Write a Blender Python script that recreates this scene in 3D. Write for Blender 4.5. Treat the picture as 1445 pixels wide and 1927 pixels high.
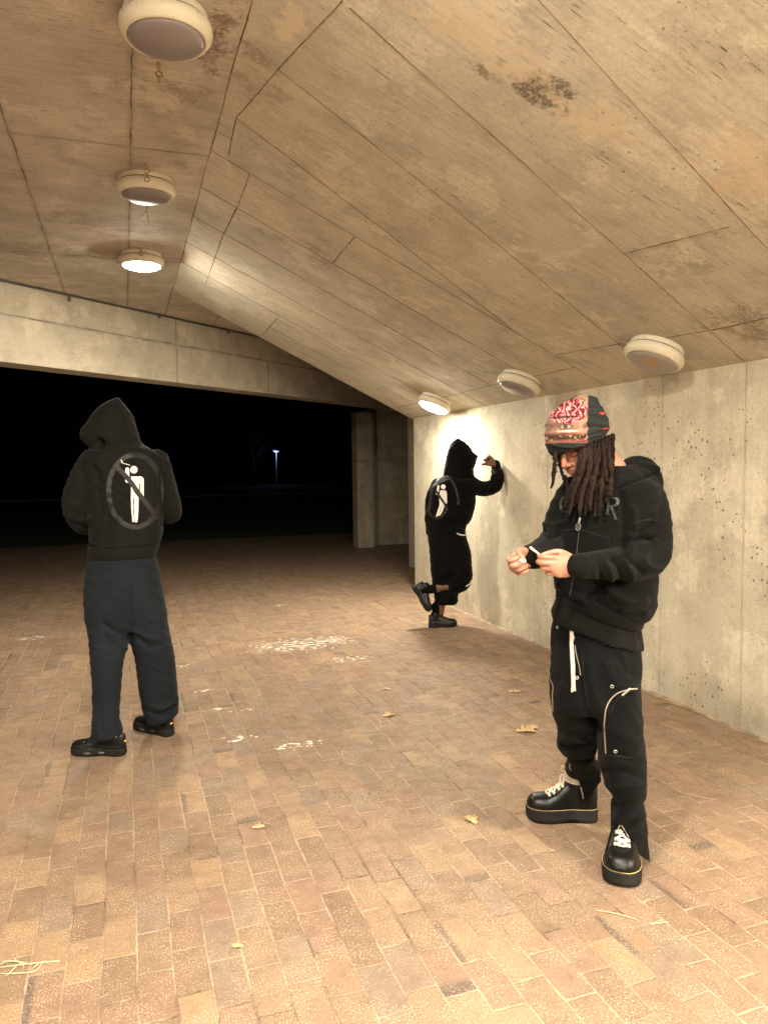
import bpy, bmesh, math, random
import numpy as np
from mathutils import Vector, Matrix
from mathutils.bvhtree import BVHTree
from mathutils.noise import noise as pnoise
random.seed(5); rng = np.random.RandomState(11)
for o in list(bpy.data.objects): bpy.data.objects.remove(o, do_unlink=True)
scene = bpy.context.scene; col = scene.collection

# ------------------------------------------------------------ camera
F, CX, CY, H = 1400., 722.5, 963.5, 1.48        # focal length in photo pixels, eye height in metres
yaw, pitch, roll = math.radians(19.14), math.atan(89.6/1400), math.radians(-.716)
fw = np.array([math.sin(yaw)*math.cos(pitch), math.cos(yaw)*math.cos(pitch), -math.sin(pitch)])
r0 = np.array([math.cos(yaw), -math.sin(yaw), 0.]); u0 = np.cross(r0, fw)
CR = r0*math.cos(roll)+u0*math.sin(roll); CU = u0*math.cos(roll)-r0*math.sin(roll)
CAM = np.array([0, 0, H])
cd = bpy.data.cameras.new('camera'); cam = bpy.data.objects.new('camera', cd); col.objects.link(cam)
cd.sensor_fit = 'VERTICAL'; cd.sensor_height = 36; cd.lens = 36*F/1927; cd.clip_end = 500; cd.clip_start = .05
M = Matrix.Identity(4)
for i, ax in enumerate((CR, CU, -fw)):
    for j in range(3): M[j][i] = ax[j]
M.translation = CAM; cam.matrix_world = M
scene.camera = cam

# ------------------------------------------------------------ night sky and exposure
w = bpy.data.worlds.new('World'); scene.world = w; w.use_nodes = True
w.node_tree.nodes['Background'].inputs[0].default_value = (.25, .4, 1, 1)
w.node_tree.nodes['Background'].inputs[1].default_value = .0006
vs = scene.view_settings; vs.view_transform = 'Standard'; vs.look = 'None'; vs.exposure = 0.08; vs.gamma = 1
scene.cycles.max_bounces = 6; scene.cycles.diffuse_bounces = 5; scene.cycles.glossy_bounces = 2; scene.cycles.transmission_bounces = 1; scene.cycles.use_denoising = True; scene.cycles.use_adaptive_sampling = True; scene.cycles.adaptive_threshold = .02
scene.cycles.sample_clamp_indirect = 6

def ray(x, y): return fw+CR*((x-CX)/F)-CU*((y-CY)/F)
def onz(x, y, z=0.):
    d = ray(x, y); return CAM+d*((z-H)/d[2])
def onplane(x, y, p, n):
    d = ray(x, y); n = np.array(n, float); return CAM+d*(((np.array(p)-CAM)@n)/(d@n))

# ------------------------------------------------------------ objects
def tag(o, label=None, cat=None, group=None, kind=None):
    for k, v in (('label', label), ('category', cat), ('group', group), ('kind', kind)):
        if v: o[k] = v
    return o
def empty(name, loc=(0, 0, 0)):
    o = bpy.data.objects.new(name, None); o.location = loc; o.empty_display_size = .1; col.objects.link(o); return o
def link(name, me, mat=None, parent=None, smooth=True):
    if mat and not me.materials: me.materials.append(mat)
    if smooth: me.polygons.foreach_set('use_smooth', [True]*len(me.polygons))
    o = bpy.data.objects.new(name, me); col.objects.link(o)
    if parent:
        o.parent = parent
        bpy.context.view_layer.update() if False else None
        o.matrix_parent_inverse = wm(parent).inverted()
    return o
def wm(o):
    m = Matrix.Translation(o.location) @ o.rotation_euler.to_matrix().to_4x4()
    return (wm(o.parent) @ o.matrix_parent_inverse @ m) if o.parent else m
class MB:                                     # collects verts and faces into one mesh
    def __init__(s): s.v = []; s.f = []
    def add(s, v, f):
        n = len(s.v); s.v += [tuple(map(float, p)) for p in v]; s.f += [tuple(i+n for i in q) for q in f]; return s
    def box(s, c, d, R=None):
        c = np.array(c, float); d = np.array(d, float)/2; R = np.eye(3) if R is None else R
        v = [c+R@(d*np.array([x, y, z])) for x in (-1, 1) for y in (-1, 1) for z in (-1, 1)]
        return s.add(v, [(0, 1, 3, 2), (4, 6, 7, 5), (0, 4, 5, 1), (2, 3, 7, 6), (0, 2, 6, 4), (1, 5, 7, 3)])
    def prism(s, pts, dvec):                  # pts: planar polygon, extruded by dvec
        n = len(pts); a = [np.array(p, float) for p in pts]; b = [p+np.array(dvec) for p in a]
        return s.add(a+b, [tuple(range(n))[::-1], tuple(range(n, 2*n))]+[(i, (i+1) % n, n+(i+1) % n, n+i) for i in range(n)])
    def mesh(s, name):
        me = bpy.data.meshes.new(name); me.from_pydata(s.v, [], s.f); me.validate(); 
        bm = bmesh.new(); bm.from_mesh(me); bmesh.ops.recalc_face_normals(bm, faces=bm.faces); bm.to_mesh(me); bm.free(); return me
    def build(s, name, mat, parent=None, smooth=True, bevel=0):
        o = link(name, s.mesh(name), mat, parent, smooth)
        if bevel:
            b = o.modifiers.new('bevel', 'BEVEL'); b.width = bevel; b.segments = 2; b.limit_method = 'ANGLE'
        return o
def lathe(prof, n=64, c=(0, 0, 0), ax=(0, 0, 1)):   # profile [(r, h)] turned round ax, closed when r = 0 at the ends
    ax = np.array(ax, float); ax /= np.linalg.norm(ax); a = np.cross(ax, [0, 1, 0]); a /= np.linalg.norm(a); b = np.cross(ax, a)
    v = []; f = []
    for r, h in prof:
        for i in range(n):
            t = 2*math.pi*i/n; v.append(np.array(c)+ax*h+(a*math.cos(t)+b*math.sin(t))*max(r, 1e-5))
    for k in range(len(prof)-1):
        for i in range(n): j = (i+1) % n; f.append((k*n+i, k*n+j, (k+1)*n+j, (k+1)*n+i))
    return v, f
def catmull(P, n):
    P = np.array(P, float); m = len(P)
    if m == 2: return np.array([P[0]+(P[1]-P[0])*t for t in np.linspace(0, 1, n)])
    out = []
    for t in np.linspace(0, m-1-1e-9, n):
        i = int(t); u = t-i; p0, p1, p2, p3 = P[max(i-1, 0)], P[i], P[i+1], P[min(i+2, m-1)]
        out.append(.5*((2*p1)+(p2-p0)*u+(2*p0-5*p1+4*p2-p3)*u*u+(3*p1-p0-3*p2+p3)*u**3))
    return np.array(out)
def tube(pts, rad, seg=16, n=None, caps=True, flat=None):  # round tapering tube, rounded ends
    n = n or max(2, 6*(len(pts)-1)+1)
    Q = catmull([list(p)+[r] for p, r in zip(pts, rad)], n) if len(pts) > 2 else catmull([list(p)+[r] for p, r in zip(pts, rad)], n)
    C, R = Q[:, :3], np.maximum(Q[:, 3], 1e-4)
    if caps:
        T0 = C[0]-C[1]; T0 /= np.linalg.norm(T0)+1e-9; T1 = C[-1]-C[-2]; T1 /= np.linalg.norm(T1)+1e-9
        a = [(C[0]+T0*R[0]*math.sin(q), R[0]*math.cos(q)) for q in (1.45, 1.1, .75, .4)]
        b = [(C[-1]+T1*R[-1]*math.sin(q), R[-1]*math.cos(q)) for q in (.4, .75, 1.1, 1.45)]
        C = np.array([x for x, _ in a]+list(C)+[x for x, _ in b]); R = np.array([r for _, r in a]+list(R)+[r for _, r in b])
    T = np.gradient(C, axis=0); T /= np.linalg.norm(T, axis=1)[:, None]+1e-9
    a = np.cross(T[0], [.3, .2, .93]); 
    if np.linalg.norm(a) < .1: a = np.cross(T[0], [1, 0, 0])
    v = []; f = []
    for k in range(len(C)):
        a = a-T[k]*(a@T[k]); a /= np.linalg.norm(a); b = np.cross(T[k], a)
        for i in range(seg):
            t = 2*math.pi*i/seg; v.append(C[k]+(a*math.cos(t)+b*math.sin(t))*R[k])
    for k in range(len(C)-1):
        for i in range(seg): j = (i+1) % seg; f.append((k*seg+i, k*seg+j, (k+1)*seg+j, (k+1)*seg+i))
    f.append(tuple(range(seg))[::-1]); f.append(tuple(range(len(v)-seg, len(v))))
    return v, f
def ellipsoid(c, axes, n=20):                 # axes: three vectors
    c = np.array(c); A = np.array(axes); v = []; f = []
    for i in range(n+1):
        p = math.pi*(i+.02 if i == 0 else i-.02 if i == n else i)/n
        for j in range(2*n):
            q = math.pi*j/n; v.append(c+A[0]*math.sin(p)*math.cos(q)+A[1]*math.sin(p)*math.sin(q)+A[2]*math.cos(p))
    m = 2*n
    for i in range(n):
        for j in range(m): k = (j+1) % m; f.append((i*m+j, i*m+k, (i+1)*m+k, (i+1)*m+j))
    f.append(tuple(range(m))[::-1]); f.append(tuple(range(n*m, n*m+m))); return v, f

# ------------------------------------------------------------ node helper
class G:
    def __init__(s, name):
        s.mat = bpy.data.materials.new(name); s.mat.use_nodes = True; s.t = s.mat.node_tree; s.n = s.t.nodes
        s.b = s.n['Principled BSDF']; s.P = s.nd('ShaderNodeTexCoord').outputs['Object']
    def nd(s, ty, **k):
        n = s.n.new(ty)
        for a, b in k.items(): setattr(n, a, b)
        return n
    def put(s, sock, v):
        if v is None: return
        if isinstance(v, bpy.types.NodeSocket): s.t.links.new(v, sock)
        elif isinstance(v, (tuple, list)):
            sock.default_value = (tuple(v)+(1,))[:4] if sock.type == 'RGBA' else tuple(v)[:3]
        else: sock.default_value = v
    def m(s, op, a, b=None, c=None, clamp=False):
        n = s.nd('ShaderNodeMath', operation=op, use_clamp=clamp)
        for i, x in enumerate((a, b, c)): s.put(n.inputs[i], x)
        return n.outputs[0]
    def v(s, op, a, b=None, scale=None):
        n = s.nd('ShaderNodeVectorMath', operation=op); s.put(n.inputs[0], a)
        if b is not None: s.put(n.inputs[1], b)
        if scale is not None: s.put(n.inputs['Scale'], scale)
        return n.outputs['Value'] if op in ('LENGTH', 'DOT_PRODUCT', 'DISTANCE') else n.outputs[0]
    def sep(s, a):
        n = s.nd('ShaderNodeSeparateXYZ'); s.put(n.inputs[0], a); return n.outputs
    def comb(s, x, y, z=0.):
        n = s.nd('ShaderNodeCombineXYZ')
        for i, q in enumerate((x, y, z)): s.put(n.inputs[i], q)
        return n.outputs[0]
    def noise(s, vec, scale, detail=4, rough=.55, out=0):
        n = s.nd('ShaderNodeTexNoise'); s.put(n.inputs['Vector'], vec); s.put(n.inputs['Scale'], scale); s.put(n.inputs['Detail'], detail); s.put(n.inputs['Roughness'], rough)
        return n.outputs[out]
    def vor(s, vec, scale, feature='F1', rnd=1., out=0):
        n = s.nd('ShaderNodeTexVoronoi', feature=feature); s.put(n.inputs['Vector'], vec); s.put(n.inputs['Scale'], scale); s.put(n.inputs['Randomness'], rnd)
        return n.outputs[out]
    def white(s, vec, out=0):
        n = s.nd('ShaderNodeTexWhiteNoise', noise_dimensions='3D'); s.put(n.inputs['Vector'], vec); return n.outputs[out]
    def rng(s, x, a, b, c=0., d=1., smooth=True):
        n = s.nd('ShaderNodeMapRange', interpolation_type='SMOOTHSTEP' if smooth else 'LINEAR')
        for i, q in enumerate((x, a, b, c, d)): s.put(n.inputs[i], q)
        return n.outputs[0]
    def mix(s, f, a, b, mode='MIX'):
        n = s.nd('ShaderNodeMix', data_type='RGBA', blend_type=mode); s.put(n.inputs[0], f); s.put(n.inputs[6], a); s.put(n.inputs[7], b); return n.outputs[2]
    def bump(s, h, strength=.5, dist=.01, normal=None):
        n = s.nd('ShaderNodeBump'); s.put(n.inputs['Height'], h); s.put(n.inputs['Strength'], strength); s.put(n.inputs['Distance'], dist)
        if normal is not None: s.put(n.inputs['Normal'], normal)
        return n.outputs[0]
    def out(s, color=None, rough=None, normal=None, **k):
        s.put(s.b.inputs['Base Color'], color); s.put(s.b.inputs['Roughness'], rough)
        if normal is not None: s.put(s.b.inputs['Normal'], normal)
        for a, b in k.items(): s.put(s.b.inputs[a.replace('_', ' ')], b)
        return s.mat
def plain(name, c, rough=.6, bump=0, scale=300, var=.0, **k):
    g = G(name); colr = c
    if var:
        n = g.noise(g.P, 9, 5); colr = g.mix(g.rng(n, .3, .7), tuple(x*(1-var) for x in c), tuple(min(1, x*(1+var)) for x in c))
    nm = g.bump(g.noise(g.P, scale, 3), bump, .002) if bump else None
    return g.out(colr, rough, nm, **k)

def seg_dist(g, P2, a, b):                    # distance to a seam between two points of the surface plane
    a = np.array(a, float); b = np.array(b, float); ba = b-a
    pa = g.v('SUBTRACT', P2, (a[0], a[1], 0)); t = g.v('DOT_PRODUCT', pa, (ba[0]/(ba@ba), ba[1]/(ba@ba), 0))
    t = g.m('MULTIPLY', t, 1., clamp=True); q = g.v('SCALE', (ba[0], ba[1], 0), scale=t)
    return g.v('DISTANCE', pa, q)
def joints(name, segs, lift, mat, parent, wid=.0050):
    # thin wandering fins of grout left between the form boards: segs are ((x, y), (x, y)), lift(x, y) gives the surface point
    m = MB()
    for i, (a, b) in enumerate(segs):
        a = np.array(a, float); b = np.array(b, float); L_ = np.linalg.norm(b-a); n = max(3, int(L_/.022)); d = (b-a)/L_; p = np.array([-d[1], d[0]])
        pts = []
        for k in range(n+1):
            t = k/n*L_; c = a+d*t+p*(.005*pnoise((t*2.2, i*9.1, 0))+.002*pnoise((t*14, i*5.1, 3)))
            w_ = wid*(.16+.75*max(0, pnoise((t*2.3, i*3.3, 7))+.45)+.6*abs(pnoise((t*31, i*2.7, 1))))
            pts.append((c-p*w_, c+p*w_, c))
        v = []; f = []
        for A_, B_, C_ in pts: v += [lift(*A_, -.0004), lift(*C_, .0022), lift(*B_, -.0004)]
        for k in range(n): q = k*3; f += [(q, q+1, q+4, q+3), (q+1, q+2, q+5, q+4)]
        m.add(v, f)
    return m.build(name, mat, parent, False)
def concrete(name, uv, seams, tones, base, alt, dark=(.16, .13, .10), grain=1., grain_dir=0, pits=1., streak=0., rust=0., tonecol=None, seamk=1., spots=()):
    """board-marked concrete. uv: which two axes span the surface; seams: segments; tones: (offset, slope, weight) of board lines."""
    g = G(name); s = g.sep(g.P); u, v = s[uv[0]], s[uv[1]]
    wob = g.noise(g.P, 7, 3, .6, 1); wob = g.v('SCALE', g.v('SUBTRACT', wob, (.5, .5, .5)), scale=.022)
    P2 = g.v('ADD', g.comb(u, v), g.v('MULTIPLY', wob, (1, 1, 0)))
    big = g.noise(g.P, 1.1, 5, .6); mid = g.noise(g.v('ADD', g.P, (3, 7, 1)), 5, 6, .65); fine = g.noise(g.P, 60, 5, .7)
    c = g.mix(g.rng(big, .35, .65), base, alt)
    if tones:
        uu, vv = g.sep(P2)[0], g.sep(P2)[1]; T = .5
        for off, sl, wgt in tones:
            e = g.m('SUBTRACT', vv, g.m('MULTIPLY_ADD', uu, sl, off)); T = g.m('ADD', T, g.m('MULTIPLY', g.rng(e, -.004, .004), wgt*1.3))
        c = g.mix(T, c, tonecol or (.62, .50, .33), 'MIX')
        c = g.mix(.5, c, g.mix(g.rng(big, .35, .65), base, alt))
    c = g.mix(g.rng(mid, .42, .72, 0, .65), c, tuple(x*.72 for x in base))
    mid2 = g.noise(g.v('ADD', g.P, (13, 2, 5)), 2.6, 7, .7)
    c = g.mix(g.rng(mid2, .53, .60, 0, .55), c, tuple(min(1, x*1.25) for x in alt))
    c = g.mix(g.rng(fine, .3, .75, 0, .34), c, tuple(x*.5 for x in base))
    h = g.m('MULTIPLY', fine, .25)
    gv = g.v('MULTIPLY', P2, (9, 95, 1) if grain_dir == 0 else (95, 9, 1))     # short dark marks the boards left
    gr = g.noise(gv, 1., 4, .6); gm = g.noise(P2, 2.3, 3)
    gk = g.m('MULTIPLY', g.rng(gr, .62, .67), g.rng(gm, .40, .58)); gk = g.m('MULTIPLY', gk, grain)
    c = g.mix(g.m('MULTIPLY', gk, .8), c, dark); h = g.m('SUBTRACT', h, g.m('MULTIPLY', gk, .5))
    gr2 = g.noise(g.v('MULTIPLY', P2, (3, 45, 1) if grain_dir == 0 else (45, 3, 1)), 1., 5, .6)
    c = g.mix(g.rng(gr2, .35, .7, 0, .16*grain), c, dark)
    pd = g.vor(g.v('ADD', g.P, g.v('SCALE', wob, scale=1.)), 34); pm = g.noise(g.P, 1.6, 3); prnd = g.vor(g.P, 34, out=1)
    sz = g.m('MULTIPLY', g.sep(prnd)[0], .16+.12*pits); sz = g.m('MULTIPLY', sz, g.rng(pm, .4, .62)); 
    pk = g.m('MULTIPLY', g.m('GREATER_THAN', g.sep(prnd)[1], .62-.2*pits), g.rng(g.m('SUBTRACT', pd, sz), -.03, .03, 1, 0))
    pk = g.m('MULTIPLY', pk, pits); c = g.mix(g.m('MULTIPLY', pk, .8), c, tuple(x*.8 for x in dark)); h = g.m('SUBTRACT', h, pk)
    pd2 = g.vor(g.P, 110); pr2 = g.sep(g.vor(g.P, 110, out=1))[0]
    pk2 = g.m('MULTIPLY', g.m('GREATER_THAN', pr2, .80), g.rng(pd2, .14, .28, 1, 0)); pk2 = g.m('MULTIPLY', pk2, g.rng(mid, .35, .6)); pk2 = g.m('MULTIPLY', pk2, pits)
    c = g.mix(g.m('MULTIPLY', pk2, .85), c, dark); h = g.m('SUBTRACT', h, g.m('MULTIPLY', pk2, .5))
    if streak:
        st = g.noise(g.v('MULTIPLY', g.P, (14, 14, .9)), 1., 4, .6); c = g.mix(g.rng(st, .45, .7, 0, streak), c, tuple(x*.62 for x in base))
        st2 = g.noise(g.v('MULTIPLY', g.v('ADD', g.P, (5, 5, 5)), (9, 9, .5)), 1., 3, .6); c = g.mix(g.rng(st2, .52, .7, 0, streak*.9), c, (.80, .70, .48))
    if rust:
        sp = g.noise(g.v('ADD', g.P, (9, 4, 2)), 1.9, 8, .72); c = g.mix(g.rng(sp, .60, .68, 0, rust), c, (.13, .10, .085))
    for k_, (pos, rad, colr, am) in enumerate(spots):
        e = g.v('LENGTH', g.v('MULTIPLY', g.v('SUBTRACT', g.P, tuple(pos)), (1/rad[0], 1/rad[1], 1/rad[2]))); nn = g.noise(g.v('ADD', g.P, (k_, 2*k_, 0)), 9, 9, .78)
        c = g.mix(g.m('MULTIPLY', g.rng(g.m('ADD', nn, g.m('MULTIPLY', g.m('SUBTRACT', 1., e), .22)), .56, .66), g.m('MULTIPLY', am, g.rng(fine, .38, .52, .35, 1.) if sum(colr) < 1 else 1.)), c, colr)
    d = None
    for a, b in seams:
        e = seg_dist(g, P2, a, b); d = e if d is None else g.m('MINIMUM', d, e)
    if d is not None:
        wd = g.rng(g.noise(g.P, 5, 4), .35, .65, .0012, .0045)
        k = g.rng(g.m('SUBTRACT', d, wd), -.0012, .0022, 1, 0); k2 = g.rng(d, .0, .03, .28*seamk, 0)
        c = g.mix(g.m('MULTIPLY', k, g.rng(g.noise(g.P, 9, 3), .3, .6, .25*seamk, .95*seamk)), c, tuple(x*.6 for x in dark)); c = g.mix(k2, c, dark); h = g.m('SUBTRACT', h, k)
    return g.out(c, g.rng(mid, .3, .7, .72, .92), g.bump(h, .55, .004), Specular_IOR_Level=.25)
# ------------------------------------------------------------ setting: pavement, dark grass, far path
ZC = 3.15; WX = 3.145; WZ = 2.0; FX = .48; SM = (ZC-WZ)/(WX-FX)       # ceiling height, wall face, wall top, fold line
def paving_material():
    g = G('clay_pavers'); s = g.sep(g.P)
    wob = g.noise(g.P, 2.2, 3, .6, 1); wob = g.v('SCALE', g.v('SUBTRACT', wob, (.5, .5, .5)), scale=.022)
    wob2 = g.noise(g.P, 30, 2, .6, 1); wob = g.v('ADD', wob, g.v('SCALE', g.v('SUBTRACT', wob2, (.5, .5, .5)), scale=.004))
    Pw = g.v('ADD', g.P, wob); q = g.sep(Pw)
    u = g.m('DIVIDE', g.m('ADD', q[0], .012), .1005); cu = g.m('FLOOR', u); fu = g.m('FRACT', u)
    hc = g.white(g.comb(cu, 3.3, 1.7))
    v = g.m('ADD', g.m('DIVIDE', q[1], .203), g.m('ADD', g.m('MULTIPLY', g.m('FLOORED_MODULO', cu, 2.), .5), g.m('MULTIPLY', hc, .33)))
    cv = g.m('FLOOR', v); fv = g.m('FRACT', v); cell = g.comb(cu, cv, .5)
    rc = g.sep(g.white(cell, 1)); r1, r2, r3 = rc[0], rc[1], rc[2]
    rd = g.sep(g.white(g.v('ADD', cell, (7.1, 3.3, 2.2)), 1)); r4, r5 = rd[0], rd[1]
    du = g.m('MULTIPLY', g.m('MINIMUM', fu, g.m('SUBTRACT', 1., fu)), .1005); dv = g.m('MULTIPLY', g.m('MINIMUM', fv, g.m('SUBTRACT', 1., fv)), .203)
    d = g.m('SMOOTH_MIN', du, dv, .004)
    n1 = g.noise(g.P, 1.3, 4); n2 = g.noise(g.v('ADD', g.P, (4, 1, 2)), 14, 5, .7); n3 = g.noise(g.P, 90, 4, .7)
    jw = g.rng(g.noise(g.P, 16, 4, .7), .3, .7, .0016, .0050); joint = g.rng(g.m('SUBTRACT', d, jw), -.0008, .0014, 1, 0)
    c = g.mix(r1, (.165, .104, .066), (.255, .166, .104)); c = g.mix(g.m('MULTIPLY', g.m('GREATER_THAN', r2, .62), .6), c, (.235, .138, .100))
    c = g.mix(g.m('MULTIPLY', g.m('GREATER_THAN', r2, .86), .55), c, (.345, .235, .13)); c = g.mix(g.m('MULTIPLY', g.m('LESS_THAN', r3, .14), .75), c, (.20, .15, .115))
    c = g.mix(g.rng(n1, .35, .65, 0, .35), c, (.25, .178, .125)); c = g.mix(g.rng(n2, .4, .75, 0, .45), c, (.13, .085, .056))
    c = g.mix(g.rng(n3, .35, .8, 0, .4), c, (.115, .075, .05))
    # black scuffs that keep to one end or side of a paver
    e = g.m('ADD', g.m('MULTIPLY', g.m('LESS_THAN', r4, .5), fv), g.m('MULTIPLY', g.m('GREATER_THAN', r4, .5), fu))
    k = g.m('MULTIPLY', g.m('LESS_THAN', r5, .05), g.rng(g.m('ADD', e, g.m('MULTIPLY', n2, .15)), .22, .40, 1, 0))
    c = g.mix(g.m('MULTIPLY', k, g.rng(n3, .3, .7, .85, .35)), c, (.045, .042, .045))
    sb = g.noise(g.v('ADD', g.P, (8, 8, 0)), 2.1, 8, .75); c = g.mix(g.rng(sb, .63, .72, 0, .6), c, (.06, .05, .05))
    # pale worm-like flecks of wear
    fl = g.noise(g.v('MULTIPLY', g.P, (1., .55, 1)), 215, 3, .62); fl2 = g.noise(g.v('ADD', g.P, (1, 2, 3)), 420, 2, .6); fm = g.rng(g.noise(g.P, 6, 6, .7), .35, .62, .15, 1)
    fk = g.m('MAXIMUM', g.rng(fl, .555, .60), g.rng(fl2, .60, .64)); fk = g.m('MULTIPLY', fk, fm); c = g.mix(g.m('MULTIPLY', fk, .60), c, (.62, .47, .32))
    jn = g.noise(g.v('ADD', g.P, (2, 9, 4)), 3.1, 5, .65); jc = g.mix(g.rng(jn, .50, .62), (.42, .325, .23), (.06, .045, .034))
    jc = g.mix(g.rng(g.noise(g.P, 55, 3), .4, .6, 0, .6), jc, (.30, .20, .12))
    c = g.mix(g.m('MULTIPLY', joint, g.rng(g.noise(g.v('ADD', g.P, (6, 2, 8)), 4.3, 5, .7), .38, .60, .18, .85)), c, jc)
    # spilled white paint, one bigger patch and strays
    def blob(x, y, rx, ry): 
        dd = g.v('LENGTH', g.v('MULTIPLY', g.v('SUBTRACT', g.P, (x, y, 0)), (1/rx, 1/ry, 0))); return g.rng(dd, .35, 1., 1, 0)
    pn = g.noise(g.v('MULTIPLY', g.P, (21, 26, 1)), 1., 6, .68)
    B = None
    for a in PAINT: e = blob(*a); B = e if B is None else g.m('MAXIMUM', B, e)
    pk = g.rng(g.m('ADD', pn, g.m('MULTIPLY', B, .10)), .625, .655); pk = g.m('MULTIPLY', pk, g.m('GREATER_THAN', B, .02))
    c = g.mix(g.m('MULTIPLY', pk, .85), c, (.80, .76, .66))
    h = g.m('ADD', g.m('MULTIPLY', joint, -1.), g.m('ADD', g.m('MULTIPLY', n3, .35), g.m('ADD', g.m('MULTIPLY', n2, .3), g.m('MULTIPLY', r1, .6))))
    return g.out(c, g.rng(n2, .3, .7, .55, .82), g.bump(h, .75, .0045), Specular_IOR_Level=.35)
PAINT = []
for px, py, rx, ry in ((560, 1213, .62, .30), (600, 1206, .40, .22), (655, 1240, .25, .12), (60, 1201, .22, .10), (345, 1252, .10, .05), (380, 1300, .12, .05), (460, 1335, .1, .05), (528, 1139, .1, .08), (455, 1390, .16, .07), (560, 1402, .2, .08), (410, 1335, .12, .06)):
    p = onz(px, py); PAINT.append((p[0], p[1], rx, ry))
fl = MB().add([(-9, -6, 0), (12, -6, 0), (12, 15.5, 0), (-9, 15.5, 0)], [(0, 1, 2, 3)]).build('pavement', paving_material(), smooth=False)
tag(fl, kind='structure')
g = G('night_grass'); c = g.mix(g.noise(g.P, 3, 6, .7), (.02, .03, .012), (.05, .06, .025)); gm_ = g.out(c, .95)
tag(MB().add([(-300, -300, -.03), (300, -300, -.03), (300, 420, -.03), (-300, 420, -.03)], [(0, 1, 2, 3)]).build('ground', gm_, smooth=False), kind='structure')
pa, pb = onz(335, 934.5), onz(690, 924.8); pth = MB(); dv = (pb-pa)/np.linalg.norm(pb-pa); nv = np.array([-dv[1], dv[0], 0])
pth.prism([pa-dv*14+(0, 0, -.04), pb+dv*6+(0, 0, -.04), pb+dv*6+nv*.75+(0, 0, -.04), pa-dv*14+nv*.75+(0, 0, -.04)], (0, 0, .07))
tag(pth.build('path', plain('pale_concrete_path', (.5, .5, .5), .8), smooth=False), kind='structure')

# ------------------------------------------------------------ the concrete bridge overhead
seams_c = [((-.5, -6), (-.48, 9)), ((.085, -6), (.085, 9.2)), ((-1.1, -6), (-1.1, 8)), ((-7, 4.25), (.48, 4.2)), ((-7, 1.7), (.48, 1.68)), ((-7, 6.5), (.48, 6.42)), ((-7, -.8), (.48, -.8)), ((.48, 8.1), (3.2, 8.6)), ((.48, 7.3), (.48, 9.5)), ((1.05, 7.2), (1.05, 9.8))]
mat_ceil = concrete('board_marked_concrete_ceiling', (0, 1), seams_c, [], (.50, .445, .37), (.60, .53, .445), spots=[(onz(404, 70, 3.15), (.10, .35, 1), (.16, .10, .07), .75), (onz(330, 170, 3.15), (.25, .12, 1), (.22, .16, .11), .5), (onz(60, 470, 3.15), (.9, .3, 1), (.22, .17, .12), .5), (onz(200, 420, 3.15), (.5, .35, 1), (.24, .18, .13), .45)], grain=1.3, grain_dir=0, pits=.45, rust=.3)
def onsl(x, y): return onplane(x, y, (WX, 0, WZ), (SM, 0, 1.))
L = [(.9, .27), (1.68, .27), (2.30, .273), (2.89, .294), (3.45, .342), (4.05, .11), (4.60, .125), (5.12, .145), (5.73, .14), (6.24, .2), (6.85, .2)]
def on(l, x): return L[l][0]+L[l][1]*x
sm = [((FX, on(0, FX)), (WX, on(0, WX))), ((FX, on(1, FX)), (WX, on(1, WX))), ((.77, on(2, .77)), (WX, on(2, WX))), ((.64, 3.08), (1.58, 3.34)), ((1.58, 3.34), (2.8, 3.73)),
      ((.55, 3.64), (1.31, 3.9)), ((1.31, 3.9), (2.42, 4.31)), ((FX, 4.11), (WX, 4.38)), ((FX, 4.66), (2.87, 4.94)), ((FX, 5.2), (2.88, 5.55)), ((FX, 5.8), (WX, 6.17)), ((FX, 6.36), (2.88, 6.8)), ((1.33, 7.05), (2.9, 7.3)),
      ((FX+.006, -5), (FX+.006, 7.36)), ((.98, .9), (.74, 2.5)), ((.74, 2.5), (.64, 3.08)), ((.64, 3.08), (.55, 3.64)), ((.55, 3.64), (.57, 4.06)), ((.69, 4.14), (.70, 4.69)), ((.70, 4.69), (.69, 5.27)), ((.69, 5.27), (.71, 6.6)), ((1.3, 4.21), (1.32, 4.76)), ((1.32, 6.6), (1.34, 7.53)),
      ((2.89, 7.95), (2.89, 7.23)), ((2.89, 6.8), (2.87, 5.4)), ((2.88, 5.0), (2.88, 4.33)), ((2.71, 4.29), (2.76, 3.69)), ((2.78, 3.72), (2.83, 2.95)), ((2.83, 3.06), (2.84, 1.2)), ((2.17, 2.9), (2.25, 2.35))]
tn = [(L[1][0], L[1][1], -.45), (L[2][0], L[2][1], -.3), (L[3][0], L[3][1], .75), (L[4][0], L[4][1], -.4), (L[5][0], L[5][1], .5), (L[6][0], L[6][1], -.55), (L[7][0], L[7][1], .35), (L[8][0], L[8][1], .25), (L[9][0], L[9][1], -.3)]
mat_slope = concrete('board_marked_concrete_slope', (0, 1), [], tn, (.60, .56, .46), (.69, .645, .53), spots=[(onsl(1010, 165), (.16, .13, 1), (.13, .10, .08), .85), (onsl(905, 130), (.13, .05, 1), (.15, .12, .09), .7), (onsl(545, 40), (.07, .20, 1), (.72, .63, .45), .8), (onsl(900, 60), (.5, .2, 1), (.72, .60, .42), .6), (onsl(1120, 230), (.22, .16, 1), (.74, .62, .43), .6), (onsl(1420, 330), (.3, .3, 1), (.72, .58, .40), .5), (onsl(1400, 610), (.25, .25, 1), (.22, .17, .12), .65), (onsl(480, 110), (.08, .14, 1), (.24, .18, .13), .6), (onsl(620, 340), (.10, .10, 1), (.74, .64, .44), .7), (onsl(870, 520), (.22, .03, 1), (.76, .66, .46), .8)], grain=1.2, grain_dir=0, pits=.75, rust=.35, tonecol=(.82, .71, .51))
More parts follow.
